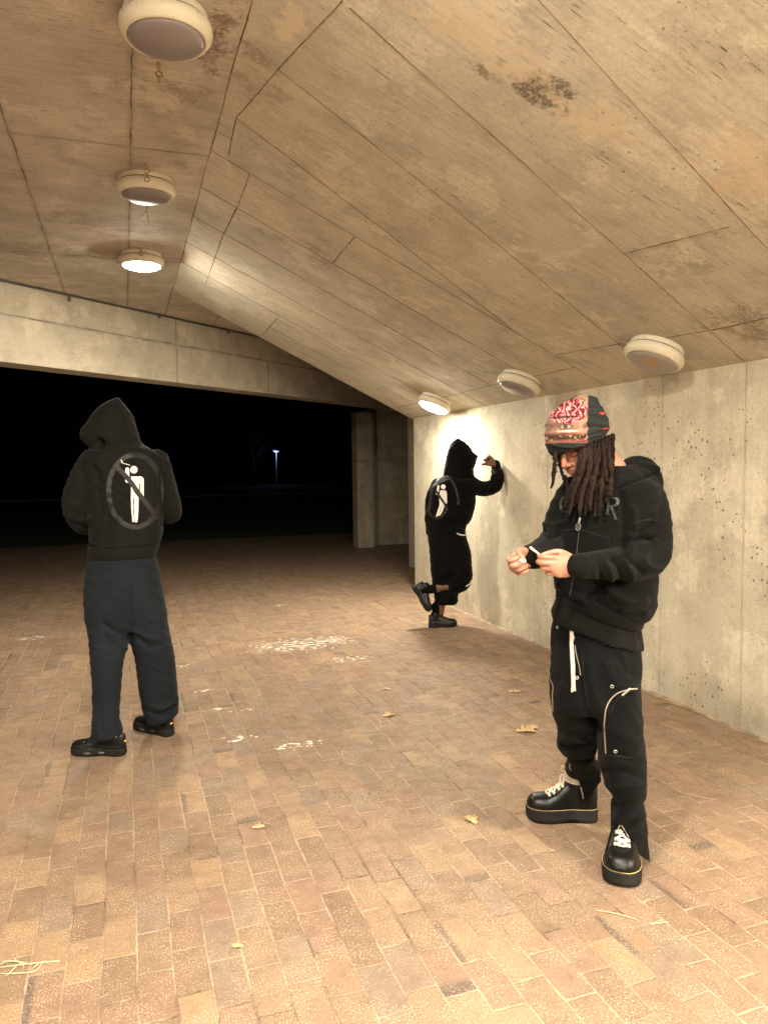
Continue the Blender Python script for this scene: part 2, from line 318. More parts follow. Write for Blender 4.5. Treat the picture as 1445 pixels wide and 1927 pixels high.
bridge = tag(empty('bridge', (FX, 4, ZC)), 'low concrete bridge overhead with a flat board marked ceiling, sloping side and end beam', 'bridge')
c_ = MB().box((2.0, 2.5, ZC+.2), (18, 17, .4)); cs = c_.build('ceiling_slab', mat_ceil, bridge, smooth=False)
s_ = MB(); Y0 = -5.5; ye = lambda x: 7.28+.245*x                        # the slope ends along a skewed edge
tp = [(FX, Y0, ZC), (WX+.02, Y0, WZ-.0086), (WX+.02, ye(WX+.02), WZ-.0086), (FX, ye(FX), ZC)]
up = [(FX, Y0, ZC+.02), (WX+.5, Y0, ZC+.02), (WX+.5, ye(WX+.5), ZC+.02), (FX, ye(FX), ZC+.02)]
E2 = [(WX+.5, Y0, WZ-.0086), (WX+.5, ye(WX+.5), WZ-.0086)]
v = tp+up+E2
s_.add(v, [(0, 1, 2, 3), (4, 5, 6, 7), (0, 4, 7, 3), (1, 8, 9, 2), (8, 5, 6, 9), (0, 1, 8, 5, 4), (3, 2, 9, 6, 7)])
s_.build('sloped_soffit', mat_slope, bridge, smooth=False)
nsl = np.array([SM, 0, 1.]); nsl /= np.linalg.norm(nsl)
m_joint = plain('grout_fin', (.17, .125, .08), .95, 0, 60, .5)
joints('board_joint', sm, lambda x, y, h: np.array([x, y, ZC-SM*(x-FX)])-nsl*h, m_joint, bridge)
# end beam on the skew
bd = np.array([.7578, .6525, 0]); bn = np.array([-.6525, .7578, 0]); A = np.array([-.98, 7.40, 0])
def beam_uv(): pass
beam = MB(); P_ = A-bd*7; Q_ = A+bd*8.2
beam.prism([P_+(0, 0, 2.43), P_+bn*.32+(0, 0, 2.43), P_+bn*.32+(0, 0, ZC+.06), P_+(0, 0, ZC+.06)], Q_-P_)
bm_o = beam.mesh('end_beam')
# the beam's own seams are drawn along its length, so it is modelled flat along x and turned
import mathutils
bm_o.transform(Matrix.Rotation(-math.atan2(bd[1], bd[0]), 4, 'Z') @ Matrix.Translation(tuple(-A)))
mat_beam = concrete('board_marked_concrete_beam', (0, 2), [((-8, 2.85), (9, 2.85)), ((2.08, 2.4), (2.08, 3.2)), ((3.7, 2.4), (3.7, 2.85)), ((-1.6, 2.4), (-1.6, 3.2))], [], (.46, .41, .32), (.54, .48, .37), grain=.3, pits=.9)
bo = link('end_beam', bm_o, mat_beam, None, False); bo.location = tuple(A); bo.rotation_euler = (0, 0, math.atan2(bd[1], bd[0])); bo.parent = bridge; bo.matrix_parent_inverse = wm(bridge).inverted()
# conduit in the corner between beam and ceiling
cp = tag(empty('conduit', tuple(A+np.array([0, 0, ZC-.02]))), 'thin dark grey conduit pipe clipped along the top of the concrete end beam', 'pipe')
dk = plain('dark_metal', (.09, .08, .075), .6)
MB().add(*tube([A-bd*6-bn*.014+(0, 0, ZC-.013), A+bd*4-bn*.014+(0, 0, ZC-.013)], [.010, .010], 8, 4)).build('pipe', dk, cp)
for px, py in ((131, 560), (300, 592), (430, 622)):
    p = onplane(px, py, A-bn*.012, bn); MB().box(p-(0, 0, .012), (.03, .012, .05)).build('clip', dk, cp, bevel=.003)
    
# ------------------------------------------------------------ side wall, stub wall and pier
ws = [((y, 0), (y, 2.1)) for y in (3.15, 3.8, 4.45, 5.12, 6.6)]+[((1.2, 1.17), (3.8, 1.17))]
mat_wall = concrete('cast_concrete_wall', (1, 2), ws[:5], [], (.60, .54, .415), (.70, .635, .49), grain=.12, pits=1., streak=.2, grain_dir=1, seamk=.3)
wl = MB().box((WX+.3, (7.99-6)/2, 1.03), (.6, 7.99+6, 2.06)); wl = wl.build('concrete_wall', mat_wall, smooth=False)
tag(wl, 'long pale cast concrete side wall with air holes and stains, behind the two people', 'wall')
mat_pier = concrete('rough_concrete_pier', (0, 2), [((4.16, 0), (4.16, 2.5)), ((3.8, 1.55), (4.6, 1.55)), ((3.6, 2.22), (4.16, 2.22))], [], (.38, .33, .25), (.43, .375, .285), grain=.15, streak=.25, grain_dir=1)
pr = tag(empty('concrete_pier', (4.8, 13, 0)), 'tall dim concrete pier standing under the far end of the beam', 'pier')
MB().box((4.03, 12.72, 1.2), (.32, .3, 2.4)).build('pier_nose', mat_pier, pr, smooth=False, bevel=.01); MB().box((5.19, 13.1, 1.25), (2.0, .5, 2.5)).build('shaft', mat_pier, pr, smooth=False, bevel=.01)
MB().box((4.06, 12.74, 2.415), (.30, .26, .03)).build('bearing_pad', dk, pr, smooth=False)
st = MB().box((4.1, 9.95, 1.45), (.5, .14, 2.9)); tag(st.build('end_column', plain('smooth_grey_concrete', (.42, .37, .29), .85, .3, 60, .1), smooth=False, bevel=.006), 'narrow smooth grey concrete column just past the end of the side wall', 'column')

# ------------------------------------------------------------ lamps
g = G('cream_enamel'); n = g.noise(g.P, 38, 6, .7); sp = g.vor(g.P, 120); 
c = g.mix(g.rng(n, .60, .70, 0, .7), (.74, .68, .53), (.22, .15, .09)); c = g.mix(g.rng(g.noise(g.P, 6, 4), .4, .7, 0, .35), c, (.62, .54, .38))
m_enamel = g.out(c, .45, g.bump(n, .15, .002))
def lens_mat(name, colr, stain=None, emit=0):
    g = G(name); s = g.noise(g.P, 7, 4); c = g.mix(g.rng(s, .4, .7, 0, .3), colr, tuple(x*.8 for x in colr))
    if stain is not None:
        d = g.v('DISTANCE', g.v('ADD', g.P, g.v('SCALE', g.noise(g.P, 14, 4, .6, 1), scale=.09)), tuple(stain)); c = g.mix(g.rng(d, .015, .085, .75, 0), c, (.55, .26, .07))
    k = dict(Emission_Color=(1., .905, .735, 1), Emission_Strength=emit) if emit else {}
    return g.out(c, .28, **k)
m_lens = lens_mat('frosted_glass', (.27, .235, .24)); m_lit = lens_mat('lit_frosted_glass', (.9, .85, .75), emit=500); m_lit2 = lens_mat('bright_lit_frosted_glass', (.9, .85, .75), emit=740)
m_groove_shade = plain('rim_groove_shadow', (.05, .04, .03), .8); m_rust = plain('rusty_wire', (.20, .11, .05), .6)
PR = [(.001, .0), (.150, .0), (.152, .006), (.1535, .030), (.150, .033), (.150, .0365), (.162, .038), (.1665, .042), (.1685, .060), (.1665, .074), (.158, .084), (.152, .092), (.144, .096), (.1395, .094), (.1385, .088), (.001, .088)]
def lamp(pos, axd, label, lit=False, stain=None, hook=None):
    t = tag(empty('ceiling_light', tuple(pos)), label, 'ceiling light', 'round drum lights along the underpass')
    pos = np.array(pos, float); axd = np.array(axd, float); axd /= np.linalg.norm(axd)
    MB().add(*lathe(PR, 72, pos, axd)).build('housing', m_enamel, t)
    MB().add(*lathe([(.1575, .0325), (.1595, .0345), (.1575, .0365), (.148, .0365), (.148, .0325), (.1575, .0325)], 72, pos, axd)).build('groove_shade', m_groove_shade, t)  # dark ring stands in for the shade inside the rim groove
    ml = m_lit2 if lit == 2 else m_lit if lit else (lens_mat('stained_frosted_glass', (.33, .29, .27), pos+axd*.085) if stain is not None else m_lens)
    LP = [(.1392, .0885), (.1385, .094)]+[(.137*math.cos(a), .095+.026*math.sin(a)) for a in np.linspace(.15, 1.5, 10)]
    MB().add(*lathe([(.001, .0885)]+LP+[(.001, .121)], 36, pos, axd)).build('lens', ml, t)
    return t
dn = np.array([0, 0, -1.]); ds = -np.array([SM, 0, 1.]); ds /= np.linalg.norm(ds)
def fpos(px, py): p = onz(px, py, ZC-.05); return np.array([p[0], p[1], ZC])
def spos(px, py): p = onplane(px, py, np.array([WX, 0, WZ])+ds*.05, ds); return p-ds*.05
f1, f2, f3 = fpos(313, 52), fpos(275, 354), fpos(267, 490)
t1 = lamp(f1, dn, 'unlit cream drum light with scratched rim, the largest and nearest on the flat ceiling')
t2 = lamp(f2, dn, 'unlit cream drum light with loose wires below, in the middle of the flat ceiling row')
t3 = lamp(f3, dn, 'brightly lit drum light on the flat ceiling, nearest the end beam', True)
s1, s2, s3 = spos(1231, 668), spos(977, 722), spos(818, 759)
t4 = lamp(s1, ds, 'unlit cream drum light with an orange stain in its lens, on the sloped ceiling', stain=1)
t5 = lamp(s2, ds, 'unlit cream drum light in the middle of the three on the sloped ceiling', None)
t6 = lamp(s3, ds, 'brightly lit drum light on the sloped ceiling above the person leaning on the wall', True)
dy = (f3[1]-f1[1])/2
# the row goes on behind the photographer, where its lamps light the near paving
for k in range(1, 4): lamp((f1[0], f1[1]-dy*k, ZC), dn, 'lit drum light on the flat ceiling behind the photographer, out of the picture', 2)
for k in (2, 3): lamp((s1[0], s1[1]-1.65*k, s1[2]), ds, 'lit drum light on the sloped ceiling behind the photographer, out of the picture', 2)
for k in range(2): lamp((-3.3, .6-dy*k, ZC), dn, 'lit drum light in the left hand row of the flat ceiling, out of the picture', 2)  # unseen lamps added on the left so more light bounces onto the slope
# eye bolts, chain links and loose wires hanging by the lamps
def ring(c, R, r, n1, n2, seg=14):
    n1 = np.array(n1, float); n2 = np.array(n2, float); pts = [np.array(c)+(n1*math.cos(a)+n2*math.sin(a))*R for a in np.linspace(0, 2*math.pi, seg+1)]
    return tube(pts, [r]*len(pts), 6, 28, caps=False)
m_chain = plain('old_brass_chain', (.45, .30, .13), .4, Metallic=.7)
for px, py, nl, lab, wires in ((299, 118, 3, 'small chain hook hanging just behind the nearest flat ceiling light', 0), (276, 306, 4, 'brass chain on an eye bolt in front of the middle flat ceiling light', 0), (265, 466, 2, 'small hook on the ceiling beside the lit flat ceiling light', 0)):
    p = onz(px, py, ZC); h = tag(empty('chain_hook', tuple(p)), lab, 'hook', 'hooks by the flat ceiling lights')
    MB().add(*tube([p+(0, 0, .01), p-(0, 0, .02)], [.010, .005], 8)).build('bolt', m_chain, h)
    for i in range(nl): 
        lk = MB().add(*ring(p-(0, 0, .026+.021*i), .013, .0034, (0, 0, 1), (1, 0, 0) if i % 2 else (.3, .95, 0))).build('link', m_chain, h)
p = onz(276, 389, ZC-.03); wv = tag(empty('loose_wires', tuple(p)), 'two thin rusty wires dangling below the middle flat ceiling light', 'wire')
for dx, k in ((-.05, 1), (.012, 1.25)):
    MB().add(*tube([p+(0, 0, .03), p-(0, 0, .02*k), p+(dx*.4, 0, -.045*k), p+(dx, .01, -.075*k)], [.0016]*4, 6)).build('wire', m_rust, wv)

# ------------------------------------------------------------ far things in the dark
q = CAM+ray(520, 849)*(58/np.linalg.norm(ray(520, 849)[:2])); lp = tag(empty('street_lamp', (q[0], q[1], -.03)), 'small distant street lamp with a cold bluish light, out in the dark', 'street lamp')
MB().add(*tube([(q[0], q[1], -.03), (q[0], q[1], q[2]-.02)], [.06, .04], 8)).build('pole', plain('galvanised_pole', (.4, .42, .45), .5), lp)
MB().add(*lathe([(.001, .16), (.25, .13), (.30, .05), (.28, .0), (.001, .0)], 20, (q[0], q[1], q[2]))).build('lamp_head', plain('lamp_cap', (.3, .3, .3), .5), lp)
g = G('cold_lamp_glass'); MB().add(*lathe([(.001, -.0), (.2, -.01), (.15, -.06), (.001, -.09)], 20, (q[0], q[1], q[2]))).build('lamp_glass', g.out((.6, .7, .9), .3, Emission_Color=(.55, .7, 1, 1), Emission_Strength=1.6), lp)
ld = bpy.data.lights.new('lamp_light', 'POINT'); ld.energy = 26; ld.color = (.35, .5, 1.); ld.shadow_soft_size = .15
lo = bpy.data.objects.new('lamp_light', ld); lo.location = (q[0]-.25, q[1]-.35, q[2]-.25); col.objects.link(lo); lo.parent = lp; lo.matrix_parent_inverse = wm(lp).inverted()
b = CAM+ray(477, 930)*(57/np.linalg.norm(ray(477, 930)[:2])); b[2] = -.03
tr = tag(empty('bare_tree', tuple(b)), 'faint bare tree trunk beside the distant street lamp', 'tree'); mt = plain('bark', (.025, .022, .022), .9)
MB().add(*tube([b, b+(.0, 0, 1.5), b+(-.15, .1, 3.2), b+(-.1, 0, 4.5)], [.18, .14, .10, .05], 10)).build('trunk', mt, tr)
lim = MB()
for i in range(26):
    z = rng.uniform(1.6, 4.4); a = rng.uniform(0, 6.28); l = rng.uniform(.6, 1.6); s0 = b+(-.08*z/3, 0, z); e = s0+(math.cos(a)*l, math.sin(a)*l, l*.9)
    lim.add(*tube([s0, (s0+e)/2+(0, 0, -.1), e], [.035, .02, .006], 6)); 
    for j in range(3):
        f_ = e+rng.uniform(-.5, .5, 3)*(1, 1, .8)+(0, 0, .3); lim.add(*tube([(s0+e)/2, f_], [.012, .003], 5))
lim.build('branches', mt, tr)
# ------------------------------------------------------------ people: shared tools
UP = np.array([0, 0, 1.])
def cloth(name, c, rough=.92, rib=None, weave=900, sheen=.03, var=.15):
    g = G(name); n = g.noise(g.P, 6, 4); colr = g.mix(g.rng(n, .3, .7), tuple(x*(1-var) for x in c), tuple(x*(1+var) for x in c))
    h = g.m('MULTIPLY', g.noise(g.P, weave, 2), .3); h = g.m('ADD', h, g.noise(g.P, 14, 4, .6))
    if rib is not None: h = g.m('ADD', h, g.m('MULTIPLY', g.m('SINE', g.m('MULTIPLY', g.v('DOT_PRODUCT', g.P, tuple(rib)), 900.)), .35))
    return g.out(colr, rough, g.bump(h, .45, .004), Sheen_Weight=sheen, Sheen_Roughness=.5, Specular_IOR_Level=.12)
def skin(name, c, lip):
    g = G(name); a = g.nd('ShaderNodeAttribute', attribute_name='tint').outputs['Color']; s = g.nd('ShaderNodeSeparateColor'); g.put(s.inputs[0], a)
    b = g.mix(g.rng(g.noise(g.P, 30, 4), .35, .7, 0, .3), c, tuple(x*y for x, y in zip(c, (.95, .72, .66))))
    b = g.mix(s.outputs[0], b, lip); b = g.mix(s.outputs[1], b, (.03, .017, .012)); b = g.mix(s.outputs[2], b, tuple(x*y for x, y in zip(c, (1.0, .62, .55))))
    return g.out(b, .48, g.bump(g.noise(g.P, 500, 2), .12, .002), Subsurface_Weight=.12, Subsurface_Radius=(.02, .008, .004), Subsurface_Scale=.4)
def seglen_dist(P, poly):                    # distance of points to a polyline
    d = np.full(len(P), 1e9)
    for a, b in zip(poly[:-1], poly[1:]):
        ba = b-a; t = np.clip(((P-a)@ba)/(ba@ba+1e-12), 0, 1); d = np.minimum(d, np.linalg.norm(P-a-t[:, None]*ba, axis=1))
    return d
def wrinkle(P, dirs, amp, seed=0):
    r = np.random.RandomState(seed); o = np.zeros(len(P)); wsum = 0
    for i, (k, wgt) in enumerate(dirs):
        k = np.array(k, float); w1 = r.uniform(-9, 9, 3); w2 = r.uniform(-17, 17, 3); ph = r.uniform(0, 6.28, 3)
        q = P@k+1.5*np.sin(P@w1+ph[0])+.9*np.sin(P@w2+ph[1]); env = .5+.5*np.sin(P@r.uniform(-11, 11, 3)+ph[2])
        o += wgt*env*(1-2*np.abs(np.sin(q))**.8); wsum += wgt
    return amp*o/wsum
class Fig:
    def __init__(s, gx, gy):
        s.g = onz(gx, gy); d = s.g-CAM; d[2] = 0; s.d = d/np.linalg.norm(d); s.r = np.array([s.d[1], -s.d[0], 0.])
    def W(s, x, y, dd=0.):
        r = ray(x, y); t = ((s.g+s.d*dd-CAM)@s.d)/(r@s.d); return CAM+r*t
    def k(s, p): return ((p-CAM)@fw)/F          # metres per photo pixel at p
    def dd(s, x, y): return (onz(x, y)-s.g)@s.d
    def loft(s, rings, n=None, seg=72, ex=2.3):   # rings: (y, xl, xr, dd, half depth, right-side drop in m)
        Q = []
        for q in rings:
            y, xl, xr, dd, hd = q[:5]; t = q[5] if len(q) > 5 else 0; sk = q[6] if len(q) > 6 else 0
            c = s.W((xl+xr)/2, y, dd); Q.append(list(c)+[(xr-xl)/2*s.k(c), hd, t, sk])
        Q = catmull(Q, n or 5*(len(Q)-1)+1); v = []; f = []
        for q in Q:
            for i in range(seg):
                a = 2*math.pi*i/seg; ca, sa = math.cos(a), math.sin(a); ca_ = math.copysign(abs(ca)**(2/ex), ca); sa_ = math.copysign(abs(sa)**(2/ex), sa)
                v.append(q[:3]+s.r*q[3]*ca_+s.d*(q[4]*sa_+q[6]*ca_)-UP*q[5]*ca_)
        for k in range(len(Q)-1):
            for i in range(seg): j = (i+1) % seg; f.append((k*seg+i, k*seg+j, (k+1)*seg+j, (k+1)*seg+i))
        f.append(tuple(range(seg))); f.append(tuple(range(len(v)-seg, len(v)))); return v, f
    def limb(s, pts, seg=24, sc=1.):             # pts: (x, y, dd, radius in px)
        P = [s.W(*q[:3]) for q in pts]; return tube(P, [q[3]*s.k(p)*sc for q, p in zip(pts, P)], seg)
    def fold(s, V, N, poly, amp, wd, dd=0., front=True):
        A = np.array([[q@s.r, q@UP] for q in [s.W(x, y, dd)-s.g for x, y in poly]]); A = catmull(A, 4*len(A)) if len(A) > 2 else A
        L_ = V-s.g; P = np.stack([L_@s.r, L_@UP], 1); e = seglen_dist(P, A); m = np.clip(-(N@s.d)*2.5+.2, 0, 1)
        return amp*np.exp(-(e/wd)**2)*m
def fuse(name, parts, voxel, smooth, mat, parent=None, disp=None, iters2=1):
    mb = MB()
    for p in parts: mb.add(*p)
    me = bpy.data.meshes.new(name+'_raw'); me.from_pydata(mb.v, [], mb.f)
    bm = bmesh.new(); bm.from_mesh(me); bmesh.ops.triangulate(bm, faces=[f for f in bm.faces if len(f.verts) > 4]); bm.to_mesh(me); bm.free()
    o = bpy.data.objects.new('tmp', me); col.objects.link(o)
    r = o.modifiers.new('r', 'REMESH'); r.mode = 'VOXEL'; r.voxel_size = voxel; r.adaptivity = 0
    if smooth: q = o.modifiers.new('s', 'SMOOTH'); q.iterations = smooth; q.factor = .6
    dg = bpy.context.evaluated_depsgraph_get(); dg.update(); me2 = bpy.data.meshes.new_from_object(o.evaluated_get(dg))
    bpy.data.objects.remove(o, do_unlink=True); bpy.data.meshes.remove(me); me2.name = name
    if disp:
        V = np.empty(len(me2.vertices)*3); me2.vertices.foreach_get('co', V); V = V.reshape(-1, 3)
        N = np.empty(len(me2.vertices)*3); me2.vertices.foreach_get('normal', N); N = N.reshape(-1, 3)
        V = V+N*disp(V, N)[:, None]; me2.vertices.foreach_set('co', V.ravel()); me2.update()
    me2.materials.clear(); return link(name, me2, mat, parent)
def bvh(o):
    m = wm(o); me = o.data; V = [m @ v.co for v in me.vertices]; return BVHTree.FromPolygons(V, [tuple(p.vertices) for p in me.polygons])
def hit(T, x, y, off=.001):
    d = ray(x, y); r = T.ray_cast(Vector(CAM), Vector(d).normalized())
    if r[0] is None: return None, None
    n = np.array(r[1]); n = n if n@d < 0 else -n; return np.array(r[0])+n*off, n
def ribbon(T, poly, hw, off=.0012, n=None, close=False, taper=False, step=1.2):   # flat strip laid on a surface along a photo-space line; hw in px (number or list)
    P = np.array(poly, float); hws = np.array([hw]*len(P), float) if np.isscalar(hw) else np.array(hw, float)
    if close: P = np.vstack([P, P[:1]]); hws = np.append(hws, hws[:1])
    Q = catmull(np.column_stack([P, hws]), n or max(4, int(np.linalg.norm(np.diff(P, axis=0), axis=1).sum()/step))) if len(P) > 2 else np.array([np.append(P[0], hws[0])+(np.append(P[1], hws[1])-np.append(P[0], hws[0]))*t for t in np.linspace(0, 1, n or max(3, int(np.linalg.norm(P[1]-P[0])/step)))])
    D = np.gradient(Q[:, :2], axis=0); D /= np.linalg.norm(D, axis=1)[:, None]+1e-9; v = []; f = []; ok = []
    nc = 5
    for q, d in zip(Q, D):
        row = []
        for s_ in np.linspace(-1, 1, nc):
            p, _ = hit(T, q[0]-d[1]*q[2]*s_, q[1]+d[0]*q[2]*s_, off); row.append(p)
        ok.append(all(p is not None for p in row)); v += [p if p is not None else CAM for p in row]
    for k in range(len(Q)-1):
        if ok[k] and ok[k+1]:
            if max(np.linalg.norm(v[(k+1)*nc+i]-v[k*nc+i]) for i in range(nc)) > .06: continue
            for i in range(nc-1): f.append((k*nc+i, k*nc+i+1, (k+1)*nc+i+1, (k+1)*nc+i))
    used = sorted({i for q in f for i in q}); mp = {a: b for b, a in enumerate(used)}
    return [v[i] for i in used], [tuple(mp[i] for i in q) for q in f]
def cap(a, b, hw, n=14):                     # capsule as polyline with widths
    a = np.array(a, float); b = np.array(b, float); d = b-a; L_ = np.linalg.norm(d); d /= L_; pts = []; ws = []
    for q in np.linspace(-math.pi/2, 0, 6): pts.append(a+d*hw*math.sin(q)); ws.append(max(.05, hw*math.cos(q)))
    for t in np.linspace(0, 1, n)[1:-1]: pts.append(a+d*L_*t); ws.append(hw)
    for q in np.linspace(0, math.pi/2, 6): pts.append(b+d*hw*math.sin(q)); ws.append(max(.05, hw*math.cos(q)))
    return pts, ws
def cord(T, poly, r, off=.003, n=None, seg=6): # round cord lying on a surface
    P = catmull(poly, n or 6*len(poly)) if len(poly) > 2 else np.array(poly, float); pts = []
    for x, y in P:
        p, _ = hit(T, x, y, off)
        if p is not None: pts.append(p)
    return tube(pts, [r]*len(pts), seg, len(pts))
def ortho(f, hint=UP):
    f = np.array(f, float); f /= np.linalg.norm(f); u = hint-f*(hint@f); u /= np.linalg.norm(u); return f, u, np.cross(u, f)
def rot(v, ax, a): return np.array(Matrix.Rotation(a, 3, Vector(ax)) @ Vector(v))
def hand(wr, dr, palm, lat, curls, thumb, s=1.):   # curls: per finger three bends (radians); thumb: list of three directions (dir, lat, palm)
    dr = np.array(dr, float); dr /= np.linalg.norm(dr); lat = lat-dr*(lat@dr); lat /= np.linalg.norm(lat); pm = np.array(palm, float); pm -= dr*(pm@dr)+lat*(pm@lat); pm /= np.linalg.norm(pm)
    wr = np.array(wr); out = [tube([wr-dr*.012*s, wr, wr+dr*.02*s], [.022*s, .024*s, .024*s], 16)]
    out.append(ellipsoid(wr+dr*.052*s, [dr*.056*s, lat*.043*s, pm*.019*s], 14))
    out.append(tube([wr+dr*.02*s+lat*.022*s+pm*.008*s, wr+dr*.055*s+lat*.03*s+pm*.006*s], [.018*s, .015*s], 12))
    out.append(tube([wr+dr*.02*s-lat*.022*s+pm*.006*s, wr+dr*.07*s-lat*.03*s], [.016*s, .013*s], 12))
    tips = []
    for i, (ln, rr, of, kn) in enumerate(((.074, .0098, .031, .090), (.082, .0100, .0105, .095), (.076, .0094, -.0095, .090), (.061, .0083, -.0285, .081))):
        p = wr+dr*kn*s+lat*of*s; d = rot(dr, pm, 0)+lat*of*1.2; d /= np.linalg.norm(d); pts = [p-dr*.02*s, p]; a = 0; ax = np.cross(dr, pm)
        for fr, c in zip((.48, .29, .23), curls[i]):
            a += c; q = d*math.cos(a)+pm*math.sin(a); p = p+q*ln*fr*s; pts.append(p)
        out.append(tube(pts, [rr*1.1*s, rr*1.1*s, rr*1.0*s, rr*.92*s, rr*.78*s], 12, 22)); tips.append(pts[-1])
    p = wr+dr*.022*s+lat*.026*s+pm*.010*s; pts = [p]
    for (a, b, c), ln in zip(thumb, (.042, .034, .026)):
        q = dr*a+lat*b+pm*c; p = p+q/np.linalg.norm(q)*ln*s; pts.append(p)
    out.append(tube(pts, [.0165*s, .0125*s, .0112*s, .0092*s], 12, 20)); tips.append(pts[-1])
    return out, tips
def head(c, f, s=1., hint=UP):
    f, u, l = ortho(f, hint); P = lambda a, b, d: np.array(c)+(f*a+l*b+u*d)*s
    E = lambda a, b, d, ra, rb, rd: ellipsoid(P(a, b, d), [f*ra*s, l*rb*s, u*rd*s], 16)
    o = [E(-.012, 0, .02, .096, .076, .103), E(.030, 0, -.03, .060, .060, .088), E(.058, 0, -.090, .030, .030, .025), E(.02, 0, -.075, .06, .048, .03)]
    o.append(tube([P(.086, 0, .018), P(.102, 0, -.008), P(.116, 0, -.030)], [.0085*s, .0095*s, .0115*s], 12)); o.append(E(.104, .010, -.035, .011, .0095, .0085)); o.append(E(.104, -.010, -.035, .011, .0095, .0085))
    for q in (1, -1):
        o.append(E(.077, .030*q, -.001, .0145, .018, .0125)); o.append(E(.060, .040*q, -.030, .024, .022, .026)); o.append(E(-.005, .078*q, -.012, .018, .008, .030))
        o.append(tube([P(.086, .010*q, .020), P(.082, .030*q, .026), P(.066, .048*q, .018)], [.009*s, .0085*s, .006*s], 10))
        o.append(tube([P(-.0, .062*q, -.045), P(.03, .048*q, -.082), P(.058, .016*q, -.098)], [.016*s, .016*s, .016*s], 12))
    o.append(tube([P(.084, -.024, -.062), P(.098, -.008, -.0575), P(.0985, 0, -.0595), P(.098, .008, -.0575), P(.084, .024, -.062)], [.004*s, .0065*s, .006*s, .0065*s, .004*s], 10))
    o.append(tube([P(.084, -.022, -.066), P(.098, 0, -.071), P(.084, .022, -.066)], [.004*s, .0085*s, .004*s], 10)); o.append(E(.086, 0, -.05, .012, .03, .02))
    return o, (np.array(c), f, l, u, s)
def tint(o, fr):
    me = o.data; V = np.empty(len(me.vertices)*3); me.vertices.foreach_get('co', V); V = V.reshape(-1, 3)
    m = np.array(wm(o)); V = V@m[:3, :3].T+m[:3, 3]; c, f, l, u, s = fr; L_ = (V-c)/s; a, b, d = L_@f, L_@l, L_@u
    st = lambda x, lo, hi: np.clip((x-lo)/(hi-lo), 0, 1)
    lips = st(.0255-np.abs(b), 0, .004)*st(.0095-np.abs(d+.0655)-np.abs(b)*.12, 0, .003)*(a > .078)*(a < .13)
    brow = np.zeros(len(V)); lash = np.zeros(len(V))
    for q in (1, -1):
        bb = b*q; brow = np.maximum(brow, st(.0045-np.abs(d-(.029-.010*((bb-.026)/.022)**2)), 0, .003)*(bb > .010)*(bb < .047)*(a > .05)*(a < .13))
        lash = np.maximum(lash, st(.0022-np.abs(d-(-.008+.20*(bb-.03)**2/.02)), 0, .0015)*(bb > .015)*(bb < .045)*(a > .05)*(a < .13))
    blush = np.clip(1-np.linalg.norm(np.stack([a-.115, b, d+.03], 1), axis=1)/.035, 0, 1)*.8
    C = np.stack([lips, np.maximum(brow, lash)*.9, blush, np.ones(len(V))], 1)
    at = me.color_attributes.new('tint', 'FLOAT_COLOR', 'POINT'); at.data.foreach_set('color', C.ravel())
def zero_tint(o):
    at = o.data.color_attributes.new('tint', 'FLOAT_COLOR', 'POINT'); at.data.foreach_set('color', np.tile([0, 0, 0, 1.], len(o.data.vertices)))

# footwear: outline half-width against length, from heel to toe
WT = [(0, .0), (.012, .35), (.04, .56), (.10, .70), (.22, .74), (.38, .72), (.52, .86), (.66, .99), (.78, 1.), (.88, .90), (.95, .66), (.985, .38), (1., .0)]
def wtab(t): return np.interp(t, [a for a, _ in WT], [b for _, b in WT])
class Shoe:
    def __init__(s, heel, toe, L_=None, wid=.052, roll_=None):
        s.o = np.array(heel, float); t = np.array(toe, float)-s.o; s.L = L_ or np.linalg.norm(t); s.t = t/np.linalg.norm(t); u = roll_ if roll_ is not None else UP
        s.t, s.u, s.s = ortho(s.t, np.array(u, float)); s.w = wid
    def p(s, t, b, z): return s.o+s.t*(t*s.L)+s.s*b+s.u*z
    def sole(s, layers, arch=0.): # layers (z, scale)
        ts = [.5-.5*math.cos(math.pi*i/40) for i in range(41)]; ol = [(t, 1) for t in ts]+[(t, -1) for t in ts[::-1][1:-1]]; v = []; f = []; n = len(ol)
        for li, (z, sc) in enumerate(layers):
            for t, sg in ol:
                zz = z+(arch*math.exp(-((t-.37)/.09)**2) if li == 0 else 0)+(.012*max(0, (t-.82)/.18)**2 if z < .012 else 0); tt = .5+(t-.5)*(1+(sc-1)*.35)
                v.append(s.p(tt, sg*wtab(t)*s.w*sc, zz))
        for k in range(len(layers)-1):
            for i in range(n): j = (i+1) % n; f.append((k*n+i, k*n+j, (k+1)*n+j, (k+1)*n+i))
        f.append(tuple(range(n))); f.append(tuple(range(len(v)-n, len(v)))); return v, f
    def upper(s, z0, prof, sc=.93):    # prof: (t, height)
        ts = np.linspace(.015, .99, 34); v = []; f = []; n = 24
        for t in ts:
            h = np.interp(t, [a for a, _ in prof], [b for _, b in prof]); ww = wtab(t)*s.w*sc
            if t > .9: h *= math.sqrt(max(.02, 1-((t-.9)/.1)**2))
            for i in range(n):
                a = math.pi*i/(n-1); ca, sa = math.cos(a), math.sin(a); v.append(s.p(t, ww*math.copysign(abs(ca)**.75, ca), z0+h*abs(sa)**.8))
        for k in range(len(ts)-1):
            for i in range(n-1): f.append((k*n+i, k*n+i+1, (k+1)*n+i+1, (k+1)*n+i))
            f.append((k*n+n-1, k*n, (k+1)*n, (k+1)*n+n-1))
        f.append(tuple(range(n))); f.append(tuple(range(len(v)-n, len(v)))); return v, f
def nearp(T, p, off=.001):
    r = T.find_nearest(Vector(p)); n = np.array(r[1]); q = np.array(r[0]); 
    if (np.array(p)-q)@n < 0 and np.linalg.norm(np.array(p)-q) > 1e-4: n = -n
    return q+n*off
